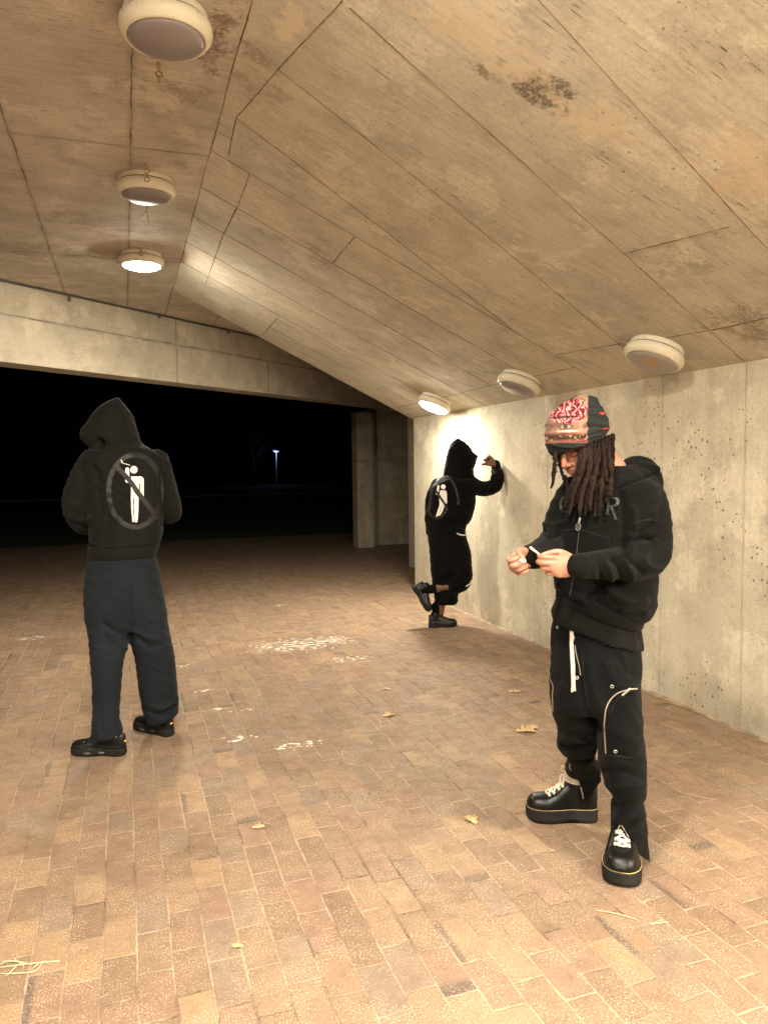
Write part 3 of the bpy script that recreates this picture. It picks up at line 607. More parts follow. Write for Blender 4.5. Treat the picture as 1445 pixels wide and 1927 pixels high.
M_ = dict(
 hood=cloth('black_fleece', (.0025, .0024, .0022)), hood1=cloth('faded_black_fleece', (.0078, .0078, .0070)), navy=cloth('navy_sweat_cloth', (.0110, .0145, .0190)), twill=cloth('black_twill', (.0021, .0022, .0026), .85, weave=1500),
 jersey=cloth('black_jersey', (.0022, .0022, .0020)), print_=plain('matte_print_black', (.0048, .0047, .0043), .62), white=plain('white_print', (.78, .73, .66), .6), lace=plain('off_white_lace', (.62, .56, .46), .8, .6, 600),
 leather=plain('black_leather', (.004, .004, .004), .38, .35, 130, .2, Specular_IOR_Level=.32), sole=plain('black_rubber', (.011, .0105, .0098), .7, .3, 200, .3, Specular_IOR_Level=.25), stitch=plain('yellow_stitch', (.36, .28, .12), .8, 0, 60, .5), metal=plain('zip_metal', (.52, .50, .46), .28, Metallic=.75),
 hair=plain('dreadlock_hair', (.016, .0095, .007), .95, .6, 200, .5, Specular_IOR_Level=.12), whitetee=plain('white_cotton', (.75, .72, .66), .9, .3, 300), seam=plain('thread_seam', (.004, .004, .004), .9), stitch_l=plain('pale_thread', (.05, .05, .045), .8),
 skinl=skin('light_skin', (.37, .185, .125), (.50, .17, .15)), skind=skin('brown_skin', (.15, .068, .038), (.22, .08, .07)))
def seam(T, poly, par, r=.0011, off=.0004, mat='seam', name='seam'):
    return MB().add(*cord(T, poly, r, off)).build(name, M_[mat], par)
def person(name_parts, fig, mat, label, voxel=.004, frs=()):
    o = fuse('person', name_parts, voxel, 2, mat); o.data.transform(Matrix.Translation(tuple(-fig.g))); o.location = tuple(fig.g)
    tag(o, label, 'person'); return o
VW = [((30, 8, 55), 1.), ((12, 25, 38), .8), ((-20, 18, 70), .7)]      # generic soft fold directions
# ============================================================ person 1: left, back to us, hood up
A1 = Fig(240, 1402); L1, R1 = A1.dd(205, 1418), A1.dd(322, 1379)
hf = -A1.r*.75+A1.d*.45-UP*.5
hp, fr1 = head(A1.W(212, 812, .05), hf, .96)
arms = [[(176, 868, 0, 25), (153, 905, .0, 23.5), (145, 950, .02, 27), (157, 982, .08, 23), (188, 985, .20, 18), (214, 968, .29, 14)],
        [(296, 870, .0, 24), (311, 915, .0, 21.5), (319, 948, .02, 21.5), (322, 966, .06, 19.5), (300, 968, .18, 17), (268, 960, .28, 14)]]
pa_ = [A1.loft([(828, 205, 245, .03, .06), (850, 190, 270, .03, .07), (880, 180, 292, 0, .09), (950, 188, 290, 0, .10), (1050, 184, 282, 0, .10), (1130, 172, 300, 0, .11), (1160, 180, 300, 0, .09)]), A1.limb([(225, 845, .03, 20), (218, 825, .04, 19)])]
for a in arms: pa_.append(A1.limb(a, sc=.62))
for wr, sg in ((A1.W(214, 968, .30), -1), (A1.W(268, 960, .29), 1)):
    ht, _ = hand(wr, A1.d*.5+A1.r*(-sg)*.8+UP*.1, -UP*.6+A1.d*.1, UP*.3+A1.d, [(.5, .7, .4)]*4, [(.6, .7, .4), (.9, .3, .4), (.9, .0, .3)]); pa_ += ht
pa_ += [A1.limb([(208, 1150, 0, 24), (203, 1260, L1*.6, 17), (207, 1390, L1, 13)]), A1.limb([(282, 1150, 0, 24), (296, 1250, R1*.6, 17), (318, 1355, R1, 13)])]
P1 = person(hp+pa_, A1, M_['skinl'], 'person with back turned in a faded black hoodie, hood up, and dark navy sweatpants', .005); tint(P1, fr1)
# trousers
tr1 = [A1.loft([(1034, 174, 290, 0, .12), (1052, 169, 293, 0, .13), (1078, 166, 299, 0, .14), (1105, 162.5, 303, 0, .15), (1135, 163, 308, 0, .15), (1162, 165, 313, 0, .14), (1185, 170, 312, 0, .11)], ex=2.4),
       A1.loft([(1110, 165, 246, 0, .12), (1160, 165.5, 246, 0, .12), (1199, 169, 244, L1*.2, .115), (1230, 171, 236, L1*.4, .11), (1254, 172.5, 231, L1*.5, .105), (1289, 175, 228, L1*.7, .10), (1320, 176.5, 226, L1*.8, .095), (1351, 174.8, 224.5, L1, .095), (1372, 173.5, 230, L1, .10, -.006), (1382, 172, 231, L1, .098, -.014), (1385, 176, 228, L1, .09, -.014)]),
       A1.loft([(1110, 232, 304, 0, .12), (1160, 240, 313, 0, .12), (1199, 245, 320, R1*.2, .115), (1237, 255.5, 328, R1*.4, .11), (1289, 262, 333, R1*.6, .105), (1320, 267, 335.5, R1*.8, .10), (1335, 271, 336.5, R1, .10, -.01), (1348, 277, 335, R1, .10, -.018), (1353, 281, 331, R1, .09, -.02)])]
F1 = [([(196, 1165), (222, 1185), (244, 1200)], -.006, .014), ([(205, 1182), (225, 1202), (238, 1215)], .005, .012), ([(262, 1195), (280, 1212), (300, 1206)], -.007, .014), ([(258, 1180), (282, 1194), (306, 1186)], .005, .014), ([(177, 1300), (185, 1330), (188, 1360)], .006, .010), ([(178, 1374), (200, 1377), (226, 1368)], -.007, .008), ([(280, 1340), (300, 1345), (330, 1330)], -.006, .010), ([(284, 1325), (305, 1332), (334, 1318)], .006, .010), ([(205, 1140), (212, 1170), (218, 1230)], .004, .02), ([(246, 1100), (247, 1150), (245, 1195)], -.007, .010)]
def d1(V, N):
    o = wrinkle(V, VW, .0035, 3)
    for p, a, w_ in F1: o += A1.fold(V, N, p, a*1.8, w_)
    return o
T1 = fuse('trousers', tr1, .006, 6, M_['navy'], P1, d1); bT1 = bvh(T1)
for pl in ([(184, 1087), (200, 1089), (237, 1087)], [(184, 1089), (184, 1130), (190, 1139), (215, 1142), (228, 1140), (234, 1133), (236, 1089)], [(281, 1078), (300, 1072)], [(283, 1078), (286, 1120), (289, 1128), (302, 1122)], [(173, 1061), (230, 1067), (292, 1058)], [(251, 1062), (252, 1100), (250, 1140)]): seam(bT1, pl, T1, .0012, .0003, name='pocket_seam' if len(pl) > 2 else 'pocket_mouth')
# hoodie
hd1 = [A1.loft([(836, 190, 268, .02, .085), (848, 166, 286, .01, .11), (858, 157, 297, .0, .12), (875, 156, 305, 0, .13), (910, 164, 306, 0, .14), (950, 168, 306, 0, .145), (990, 171, 306, 0, .15), (1012, 172, 303, 0, .15), (1024, 173, 298, 0, .14), (1029, 178, 292, 0, .12)])]
for a in arms: hd1.append(A1.limb(a))
hood1 = [A1.loft([(858, 182, 272, .02, .09), (842, 172, 271, .03, .10), (832, 160, 265, .04, .115), (822, 155, 261, .045, .12), (809, 155.5, 257, .05, .12), (796, 166, 253.5, .05, .12), (780, 175.5, 248, .05, .11), (766, 188, 238, .04, .09), (757, 201, 231, .03, .06), (751, 213, 226, .02, .035), (748, 219, 223.5, .015, .012)], ex=2.0)]
F2 = [([(150, 905), (152, 940), (140, 965)], .006, .018), ([(178, 880), (188, 905), (192, 960)], -.014, .014), ([(190, 875), (200, 900), (203, 930)], .006, .016), ([(305, 880), (306, 930), (306, 985)], -.010, .012), ([(276, 845), (290, 852), (304, 868)], .005, .008), ([(135, 970), (150, 978), (172, 975)], .007, .014), ([(140, 985), (158, 992), (178, 990)], -.006, .012),
      ([(212, 1026), (225, 990), (226, 960)], .005, .014), ([(196, 1020), (203, 985), (205, 955)], -.005, .012), ([(320, 900), (326, 930), (324, 960)], .005, .012), ([(250, 1020), (252, 990), (248, 960)], -.004, .014), ([(172, 1018), (200, 1023), (253, 1021), (300, 1014)], .006, .009), ([(185, 840), (215, 836), (262, 838)], -.005, .006)]
def d2(V, N):
    o = wrinkle(V, VW, .005, 9); v = V-A1.g; z = v@UP
    for p, a, w_ in F2: o += A1.fold(V, N, p, a*1.4, w_)
    q = A1.W(189, 833, -.05); e = np.linalg.norm((V-q)*1., axis=1); o += -.06*np.exp(-(e/.026)**2)*(np.clip(-(N@A1.d)*2+.5, 0, 1))
    return o
Hd1 = fuse('hoodie', hd1+hood1, .006, 5, M_['hood1'], P1, d2); bH1 = bvh(Hd1)
MB().add(*A1.loft([(1022, 174, 296, 0, .135), (1026, 170.5, 298, 0, .142), (1036, 169, 295.5, 0, .142), (1046, 168, 292.5, 0, .137), (1048.5, 170, 290, 0, .13), (1047, 176, 284, 0, .12)])).build('hem_band', M_['hood1'], Hd1)
for pl in ([(131, 908), (146, 912), (165, 922), (190, 935)], [(192, 834), (225, 833), (264, 835)], [(170, 1029), (185, 1029), (222, 1026)], [(222, 751), (232, 775), (243, 800), (250, 832)], [(308, 872), (318, 895), (333, 925)]): seam(bH1, pl, Hd1, .0013, .0002, 'seam', 'stitch_line')
pr1 = tag(empty('back_print'), 'matte black no entry ring with a white standing figure raising one arm') if False else None
ringp = [(254.5+49.5*math.cos(a), 924+68*math.sin(a)) for a in np.linspace(0, 2*math.pi, 40)[:-1]]
mb = MB().add(*ribbon(bH1, ringp, 4.6, .0014, close=True)); mb.add(*ribbon(bH1, [(219.5, 878), (243, 903), (262, 930), (285, 960), (296, 976)], 4.6, .0026)); mb.build('ring_print', M_['print_'], Hd1)
def pic(T, mp, par):
    W_ = MB()
    def a(pl, w_, o=.0018): W_.add(*ribbon(T, [mp(*q) for q in pl], w_*mp.s, o, n=26))
    def c(p, q, w_, o=.0018):
        pts, ws = cap(p, q, w_); W_.add(*ribbon(T, [mp(*x) for x in pts], [x*mp.s for x in ws], o, n=30))
    c((734, 742.), (734.1, 743), 33, .0017); c((675, 740), (675, 842), 18.5)                 # head, raised arm
    W_.add(*ribbon(T, [mp(*q) for q in [(745, 803), (745, 860), (743, 960), (740, 1000)]], [37*mp.s, 36*mp.s, 35*mp.s, 33*mp.s], .0019, n=24))
    c((790, 835), (790, 835.5), 33.5, .0020); c((806, 850), (806, 985), 17, .0021)
    a([(718, 985), (722, 1100), (731, 1215)], 11); W_.add(*ribbon(T, [mp(*q) for q in [(757, 985), (757, 1100), (755, 1180), (754, 1218)]], [19*mp.s, 18*mp.s, 15*mp.s, 10*mp.s], .0020, n=24))
    a([(619, 652), (626, 668), (631, 682)], 4); a([(636, 683), (668, 692), (700, 703)], 2.5)
    W_.build('figure_print', M_['white'], par)
    D_ = MB(); D_.add(*ribbon(T, [mp(*q) for q in [(784, 872), (784, 905), (786, 965)]], 4.5*mp.s, .0028, n=14)); D_.add(*ribbon(T, [mp(*q) for q in [(732, 1022), (735, 1120), (739, 1222)]], 3.2*mp.s, .0028, n=14))
    D_.build('figure_gap', M_['jersey'], par)
class mp1:
    s = 1/4.818
    def __call__(s_, x, y): return 100+x/4.818, 730+y/4.818
pic(bH1, mp1(), Hd1)
MB().add(*ribbon(bH1, [(246, 906), (262, 930), (285, 960)], 4.6, .0034)).build('bar_print', M_['print_'], Hd1)
# sneakers
def sneaker(sh, par, acc, low=False):
    up = fuse('sneaker', [sh.upper(.030, [(0, .082), (.10, .088), (.25, .084), (.42, .076), (.55, .062), (.7, .048), (.85, .041), (1, .034)], .92), tube([sh.p(.20, 0, .05), sh.p(.22, 0, .115)], [.038, .036], 20)], .0035, 3, M_['leather'], par)
    MB().add(*sh.sole([(.0, .90), (.006, .98), (.016, 1.03), (.026, .99), (.036, 1.02), (.040, .97)], .012)).build('sole', M_['sole'], up)
    T = bvh(up); b = MB(); 
    for sg in (1, -1):
        for i in range(5):
            t = .36+.085*i; pts = [nearp(T, sh.p(t+.10*k, sg*(.024+.03*k), .105-.065*k-.03*(i/5)), .0012) for k in (0, .35, .7, 1)]
            b.add(*tube(pts, [.0022]*4, 6))
        pts = [nearp(T, sh.p(t, sg*.05, .048+.006*math.sin(t*9)), .001) for t in np.linspace(.06, .9, 12)]; b.add(*tube(pts, [.003]*12, 6))
    b.build('side_rib', plain('glossy_black_rib', (.02, .02, .02), .25) if acc else plain('silver_overlay', (.09, .09, .085), .35), up)
    for i in range(5):
        z = .120-.014*i; t = .36+.075*i; a_ = nearp(T, sh.p(t, .022, z), .002); b_ = nearp(T, sh.p(t+.03, -.022, z-.004), .002); m_ = nearp(T, sh.p(t+.015, 0, z+.02), .003)
        MB().add(*tube([a_, m_, b_], [.0026]*3, 6)).build('lace', M_['sole'], up)
    if acc:
        q = nearp(T, sh.p(.012, .0, .072), .001); d_ = -sh.t; MB().add(*ellipsoid(q, [sh.s*.010, sh.u*.006, d_*.003], 8)).build('heel_badge', plain('yellow_badge', (.65, .5, .12), .4), up)
        for t in (.40, .64): 
            for sg in (1, -1): MB().add(*ellipsoid(sh.p(t, sg*(wtab(t)*sh.w*1.0-.001), .020), [sh.t*.020, sh.s*.006, sh.u*.007], 8)).build('sole_window', plain('clear_grey_sole', (.08, .075, .06), .3), up)
    return up
ha, ta = onz(238, 1420), onz(134, 1417)
S1 = Shoe(ha, ta, .295, .051); sneaker(S1, P1, True)
hb = onz(325, 1388); S2 = Shoe(hb+A1.d*.02, hb+(A1.d*.80-A1.r*.62), .295, .051); sneaker(S2, P1, True)
MB().add(*tube([S1.p(.2, 0, .09), S1.p(.2, 0, .155)], [.034, .033], 20)).build('sock', M_['whitetee'], P1)

# ============================================================ person 2: leaning on the wall
A2 = Fig(835, 1178)
def wall_dd(x, y, off): p = onplane(x, y, (WX-off, 0, 0), (1, 0, 0)); return (p-A2.g)@A2.d
hf = A2.r*.72+A2.d*.5-UP*.5
hp, fr2 = head(A2.W(869, 866, .03), hf, .95)
we, wc = wall_dd(934, 912, .068), wall_dd(933, 878, .05)
ar = [(880, 906, .0, 15), (897, 917, we*.4, 15), (914, 920, we*.8, 14.5), (931, 913, we, 14), (936, 898, we, 12.5), (934, 886, wc, 10.5), (933, 879, wc, 8.5)]
al = [(824, 912, .05, 13), (812, 940, .10, 12), (809, 975, .12, 9.5), (808, 1002, .10, 7)]
Kd = -.06
bp = [A2.loft([(890, 845, 880, .02, .07), (905, 830, 890, 0, .09), (950, 815, 885, 0, .10), (1000, 815, 868, 0, .10), (1040, 816, 875, 0, .11)]), A2.limb([(866, 880, .02, 10), (868, 896, .02, 11)])]
bp += [A2.limb(ar, sc=.5), A2.limb(al, sc=.6)]
wp = A2.W(934, 878, wc); ht, _ = hand(wp, UP*.85-A2.r*.60, -UP*.75-A2.r*.35, -A2.d*.95-UP*.1, [(1.5, 1.65, 1.2)]*4, [(.7, .3, .7), (.7, -.3, .9), (.2, -1., .5)], 1.18); bp += ht
ht, _ = hand(A2.W(808, 1004, .10), -UP, A2.r*.8+A2.d*.3, A2.d, [(.25, .4, .25)]*4, [(.7, .5, .3), (.9, .2, .3), (1, 0, .2)], .98); bp += ht
bp += [A2.limb([(836, 1040, 0, 14), (832, 1090, 0, 11), (828, 1140, 0, 9.5), (824, 1172, 0, 7)]), A2.limb([(850, 1040, 0, 14), (862, 1075, Kd, 12), (868, 1093, Kd, 10.5), (852, 1100, Kd, 10.5), (832, 1105, Kd, 9.0), (812, 1109, Kd, 7.2), (797, 1111, Kd, 6.5)])]
P2 = person(hp+bp, A2, M_['skind'], 'person in black hoodie and long shorts leaning a fist on the wall, one foot lifted', .005); tint(P2, fr2)
sh = [A2.loft([(985, 806, 876, 0, .13), (1007, 805.5, 876.5, 0, .14), (1032, 807, 884, 0, .15), (1050, 808.5, 887, -.01, .15), (1072, 810, 886, -.01, .14), (1088, 812, 876, 0, .12)]),
      A2.loft([(1060, 810, 858, .02, .12), (1095, 812.5, 862, .02, .12), (1118, 816, 862, .02, .115), (1134, 818, 861, .02, .11), (1136, 822, 857, .02, .09)]),
      A2.limb([(858, 1045, -.02, 24), (866, 1072, Kd, 22.5), (866, 1092, Kd, 21.5), (858, 1100, Kd, 18)])]
F3 = [([(845, 1090), (862, 1083), (880, 1080)], .008, .03), ([(818, 1090), (835, 1084), (852, 1078)], -.008, .02), ([(850, 1010), (856, 1040), (862, 1070)], .005, .02), ([(826, 1010), (824, 1050), (828, 1080)], -.005, .02)]
def d3(V, N):
    o = wrinkle(V, VW, .006, 5)
    for p, a, w_ in F3: o += A2.fold(V, N, p, a, w_)
    return o
Sh2 = fuse('long_shorts', sh, .007, 5, M_['jersey'], P2, d3); bS = bvh(Sh2)
MB().add(*ribbon(bS, [(886, 1092), (884, 1098), (876, 1103)], 1.2, .004)).build('hem_trim', M_['white'], Sh2)
h2 = [A2.loft([(892, 838, 892, .02, .10), (900, 826, 894, .01, .12), (908, 818, 895, 0, .14), (920, 809.5, 895.5, 0, .15), (945, 806, 894.8, 0, .155), (960, 801.5, 892, 0, .16), (974, 798, 888, 0, .16), (985, 800.5, 882, 0, .15), (990, 808, 876, 0, .12)]), A2.limb(ar), A2.limb(al),
      A2.loft([(904, 832, 892, .02, .12), (897, 834, 891, .02, .12), (888, 834.5, 890.5, .03, .125), (877, 836.5, 893.5, .035, .13), (866, 838.5, 897, .04, .135), (858, 840, 898.5, .04, .135), (850, 842, 889.5, .035, .13), (840, 845, 883.5, .03, .12), (832, 850, 875.5, .02, .09), (827, 856, 867, .01, .05), (825, 859, 863.5, 0, .02)], ex=2.0)]
F4 = [([(893, 905), (896, 920), (893, 935)], -.008, .02), ([(910, 906), (914, 915), (912, 928)], -.007, .02), ([(920, 895), (930, 905), (940, 905)], .006, .015), ([(815, 965), (840, 972), (870, 962)], .009, .025), ([(805, 980), (835, 982), (872, 978)], -.007, .02), ([(852, 895), (870, 899), (890, 897)], -.008, .015), ([(878, 935), (872, 955), (876, 980)], .006, .025)]
def d4(V, N):
    o = wrinkle(V, VW, .007, 8)
    for p, a, w_ in F4: o += A2.fold(V, N, p, a, w_)
    return o
Hd2 = fuse('hoodie', h2, .0065, 4, M_['jersey'], P2, d4); bH2 = bvh(Hd2)
MB().add(*A2.loft([(984, 802, 879, 0, .14), (990, 803, 877.5, 0, .145), (1000, 805, 874.5, 0, .14), (1004, 807, 872, 0, .13), (1002, 815, 864, 0, .11)])).build('hem_band', M_['jersey'], Hd2)
MB().add(*A2.limb([(933.5, 884, wc, 8.6), (933, 877, wc, 8.8), (933, 873.5, wc, 8.0)])).build('cuff', M_['jersey'], Hd2)
q = A2.W(866, 1005.5, -.115); MB().add(*ribbon(bvh(Sh2), [(859, 1003.5), (866, 1006.5), (875, 1007)], 1.1, .003)).build('shirt_tail', M_['whitetee'], P2)
rp = [(808, 972), (820, 976), (835, 968)]
mb = MB()
for pl in ([(828, 893), (822, 908), (813, 925), (810, 950), (808, 965), (818, 974), (828, 974), (839, 962)], [(841, 895), (851, 907), (858, 922), (862, 942), (861, 950)]): mb.add(*ribbon(bH2, pl, 2.1, .002))
mb.build('ring_print', M_['print_'], Hd2)
W2 = MB(); z = lambda x, y: (740+x/4.818, 800+y/4.818)
def cz(a, b, w_, o=.0022): pts, ws = cap(z(*a), z(*b), w_/4.818); W2.add(*ribbon(bH2, pts, ws, o, n=24))
cz((453, 559), (453, 561), 21, .002); cz((410, 555), (397, 622), 10)
W2.add(*ribbon(bH2, [z(*q) for q in [(452, 592), (448, 650), (444, 700), (440, 735)]], [26/4.818, 33/4.818, 26/4.818, 22/4.818], .0023, n=22)); cz((472, 615), (476, 700), 12, .0025)
W2.add(*ribbon(bH2, [z(*q) for q in [(428, 730), (415, 770), (393, 828)]], [11/4.818, 10/4.818, 8/4.818], .0026, n=14)); W2.add(*ribbon(bH2, [z(*q) for q in [(452, 730), (438, 775), (414, 820)]], [11/4.818, 10/4.818, 7/4.818], .0026, n=14))
W2.build('figure_print', M_['white'], Hd2)
MB().add(*ribbon(bH2, [z(*q) for q in [(385, 590), (425, 655), (465, 715), (487, 780)]], 2.1, .004)).build('bar_print', M_['print_'], Hd2)
MB().add(*tube([A2.W(889, 882, -.04), A2.W(891.5, 887, -.06), A2.W(891, 893, -.07)], [.003]*3, 6)).build('drawcord', M_['white'], Hd2)
# lifted and standing sneakers, socks
def sneaker2(sh): u = sneaker(sh, P2, False); return u
k1 = A2.W(775, 1106, Kd); k2 = A2.W(808, 1160, Kd); ax = k2-k1; un = (A2.r*.75+UP*.55); S3 = Shoe(k1-ax*.03, k2, .275, .05, un); sneaker2(S3)
hc = onz(806, 1181); S4 = Shoe(hc, onz(857, 1178), .27, .05); S4.o = S4.o.copy(); sneaker2(S4)
MB().add(*A2.limb([(822, 1142, 0, 10.5), (822.5, 1155, 0, 9.5), (821, 1172, 0, 8.5)], 20)).build('sock', M_['jersey'], P2)
MB().add(*A2.limb([(818, 1107.5, Kd, 8.8), (806, 1109.5, Kd, 8.2), (795, 1111, Kd, 8)], 20)).build('sock', M_['jersey'], P2)

# ============================================================ person 3: front right, dreadlocks and beanie
A3 = Fig(1115, 1606); LB, RB = A3.dd(1100, 1540), A3.dd(1178, 1640)+.10
hf = -A3.r*.46-A3.d*.70-UP*.54
hc3 = A3.W(1087, 830, -.06); hp, fr3 = head(hc3, hf, 1.0)
a3r = [(1080, 922, .0, 27), (1062, 950, .0, 26), (1049, 985, -.02, 26), (1042, 1014, -.06, 26), (1026, 1036, -.14, 28), (1006, 1046, -.22, 25.5), (995, 1048, -.27, 21)]
a3l = [(1205, 912, .0, 33), (1222, 950, .0, 34), (1229, 1000, -.02, 34.5), (1222, 1044, -.05, 38), (1190, 1060, -.12, 35), (1150, 1062, -.20, 31), (1115, 1064, -.26, 27), (1096, 1065, -.29, 23)]
bp = [A3.loft([(880, 1120, 1190, .03, .06), (905, 1095, 1215, .01, .09), (950, 1085, 1215, 0, .10), (1100, 1080, 1200, 0, .10), (1190, 1060, 1190, 0, .11), (1300, 1055, 1185, 0, .11), (1320, 1070, 1180, 0, .09)]), A3.limb([(1112, 850, -.02, 30), (1135, 872, .0, 31), (1150, 895, .02, 34)]), A3.limb(a3r, sc=.45), A3.limb(a3l, sc=.45)]
# his right hand: a loose fist round a lighter; his left hand: a pinch on the rolled cigarette
ht, tp1 = hand(A3.W(994, 1046, -.275), -A3.d*.62-A3.r*.46-UP*.26, A3.r*.80-A3.d*.35-UP*.30, UP*.9-A3.r*.15, [(.75, 1.35, .8), (.95, 1.3, .8), (1.05, 1.2, .8), (1.1, 1.1, .7)], [(.75, .35, .30), (.75, -.15, .75), (.55, -.45, .8)], .93); bp += ht
ht, tp2 = hand(A3.W(1086, 1064, -.295), -A3.r*.88-UP*.0-A3.d*.46, A3.d*.75-A3.r*.4-UP*.05, UP, [(.55, .75, .4), (.65, .80, .45), (.75, .85, .5), (.8, .9, .5)], [(.80, .50, .35), (.95, -.10, .35), (.95, -.25, .3)], .93); bp += ht
bp += [A3.limb([(1086, 1300, 0, 30), (1088, 1400, LB*.5, 18), (1096, 1440, LB, 11)]), A3.limb([(1160, 1300, 0, 30), (1172, 1420, RB*.5, 20), (1182, 1560, RB, 13)])]
P3 = person(hp+bp, A3, M_['skinl'], 'person with dreadlocks and brain printed beanie, black hoodie, looking down at a rolled cigarette', .0032); tint(P3, fr3)
# trousers
t3 = [A3.loft([(1150, 1048, 1200, 0, .13, .03), (1176, 1043, 1204, 0, .135, .03), (1206, 1036.5, 1202, 0, .145, .02), (1248, 1038, 1204, 0, .15), (1280, 1034, 1201, 0, .15), (1312, 1036, 1203, 0, .145), (1335, 1040, 1204, 0, .12)]),
      A3.loft([(1270, 1033, 1118, 0, .14), (1310, 1035.5, 1125, LB*.1, .14), (1340, 1039.5, 1127, LB*.2, .135), (1362, 1047, 1127.5, LB*.35, .13), (1380, 1052, 1127.5, LB*.4, .125), (1397, 1047, 1124, LB*.5, .125), (1411, 1056, 1121, LB*.6, .115), (1420, 1066, 1119, LB*.65, .105), (1432, 1067, 1119, LB*.8, .10), (1440, 1065, 1127, LB*.9, .105), (1448, 1063, 1130, LB, .105), (1451, 1066, 1128, LB, .098), (1452, 1078, 1118, LB, .08)]),
      A3.loft([(1270, 1112, 1202, 0, .14), (1310, 1118, 1203, 0, .14), (1340, 1120, 1206, RB*.1, .135), (1372, 1122.5, 1208, RB*.3, .13), (1411, 1124.5, 1213, RB*.5, .12), (1444, 1128.5, 1214.5, RB*.6, .115), (1470, 1139, 1214.5, RB*.7, .11), (1488, 1147.5, 1214, RB*.8, .105), (1503, 1155, 1209.5, RB*.85, .10), (1532, 1151, 1213, RB*.95, .10), (1549, 1151, 1215.5, RB, .10), (1562, 1152, 1217, RB+.02, .095), (1568, 1158, 1212, RB+.03, .08)])]
lo_ = RB-.115
# open hem flaps: thick cloth wedges either side of the zip
def flap(pts, dds, th, par_pts):
    a = [A3.W(x, y, d_) for (x, y), d_ in zip(pts, dds)]; m = MB(); b = [p+A3.d*th for p in a]; n = len(a)
    m.add(a+b, [tuple(range(n)), tuple(range(n, 2*n))[::-1]]+[(i, (i+1) % n, n+(i+1) % n, n+i) for i in range(n)]); par_pts.append((m.v, m.f))
flap([(1168, 1545), (1178, 1566), (1190, 1586), (1200, 1607), (1213, 1618), (1224, 1625), (1221, 1606), (1220, 1586), (1216, 1565), (1215, 1545)], [lo_+.01, lo_+.005, lo_+.01, lo_+.02, lo_+.045, lo_+.06, lo_+.08, lo_+.08, lo_+.07, lo_+.06], .024, t3)
flap([(1168, 1545), (1161, 1560), (1154, 1572), (1151, 1577), (1151, 1548)], [lo_+.02, lo_+.025, lo_+.03, lo_+.05, lo_+.05], .024, t3)
ll = LB-.10
flap([(1086, 1448), (1090, 1474), (1094, 1494), (1098, 1509), (1106, 1506), (1115, 1500), (1120, 1486), (1131, 1470), (1128, 1448)], [ll-.01, ll-.008, ll-.0, ll+.004, ll+.008, ll+.012, ll+.016, ll+.02, ll+.01], .03, t3)
F5 = [([(1096, 1260), (1104, 1310), (1120, 1355)], -.012, .016), ([(1107, 1230), (1118, 1280), (1140, 1345)], .006, .018), ([(1050, 1395), (1070, 1385), (1095, 1388)], .012, .016), ([(1056, 1410), (1078, 1408), (1110, 1398)], -.012, .013), ([(1066, 1372), (1088, 1384), (1098, 1392)], .008, .012), ([(1070, 1425), (1095, 1432), (1116, 1426)], .009, .012), ([(1070, 1445), (1095, 1448), (1120, 1438)], -.010, .012),
      ([(1132, 1440), (1165, 1430), (1205, 1445)], -.010, .016), ([(1140, 1465), (1170, 1455), (1206, 1462)], .008, .016), ([(1158, 1500), (1180, 1494), (1208, 1504)], -.005, .014), ([(1155, 1530), (1185, 1515), (1212, 1524)], .010, .015), ([(1160, 1545), (1190, 1535), (1214, 1545)], -.008, .012), ([(1150, 1350), (1175, 1365), (1205, 1358)], .006, .02), ([(1140, 1230), (1160, 1265), (1190, 1282)], .006, .016), ([(1160, 1220), (1180, 1250), (1200, 1262)], -.006, .012), ([(1078, 1200), (1074, 1240), (1060, 1290)], .006, .016), ([(1166, 1400), (1190, 1410), (1212, 1402)], -.006, .016)]
def d5(V, N):
    o = wrinkle(V, [((40, 15, 22), 1.), ((-25, 30, 30), .8), ((18, -30, 60), .5)], .0035, 21)
    for p, a, w_ in F5: o += A3.fold(V, N, p, a*1.15, w_)
    return o
T3 = fuse('trousers', t3, .005, 3, M_['twill'], P3, d5); bT3 = bvh(T3)
def zipper(T, pl, par, hw=1.3, off=.0025):
    z_ = MB().add(*ribbon(T, pl, hw, off)).build('zipper', M_['metal'], par); return z_
zipper(bT3, [(1198, 1296), (1183, 1297), (1168, 1301), (1156, 1308), (1146, 1319), (1139, 1335), (1137, 1355), (1138, 1380), (1139, 1400), (1140, 1418)], T3, 1.15)
MB().add(*cord(bT3, [(1182, 1296), (1174, 1303), (1170, 1307)], .004, .006)).build('zip_pull', M_['metal'], T3)
zipper(bT3, [(1034, 1262), (1036, 1278), (1041, 1292), (1040, 1310), (1041, 1338)], T3, .9)
zipper(bT3, [(1081, 1214), (1084, 1232), (1089, 1250), (1092, 1270)], T3, .7)
zipper(bT3, [(1073, 1436), (1072, 1444), (1075, 1449)], T3, .8); zipper(bT3, [(1085, 1467), (1092, 1480), (1096, 1495), (1098, 1507)], T3, .8)
zipper(bT3, [(1169, 1552), (1178, 1567), (1190, 1587), (1200, 1608), (1213, 1619), (1222, 1624)], T3, 1.0, .002); zipper(bT3, [(1166, 1552), (1160, 1562), (1153, 1574)], T3, .9, .002)
MB().add(*cord(bT3, [(1080, 1199), (1078, 1206), (1076, 1213)], .004, .006)).build('zip_pull', M_['metal'], T3)
for dx, e in ((0, 0), (3.2, 2)):
    MB().add(*cord(bT3, [(1075+dx, 1186), (1075+dx*.6, 1215), (1076+dx, 1250), (1077+dx, 1285), (1076.5+dx*1.5, 1300-e)], .0044, .006, 30, 8)).build('drawcord', M_['lace'], T3)
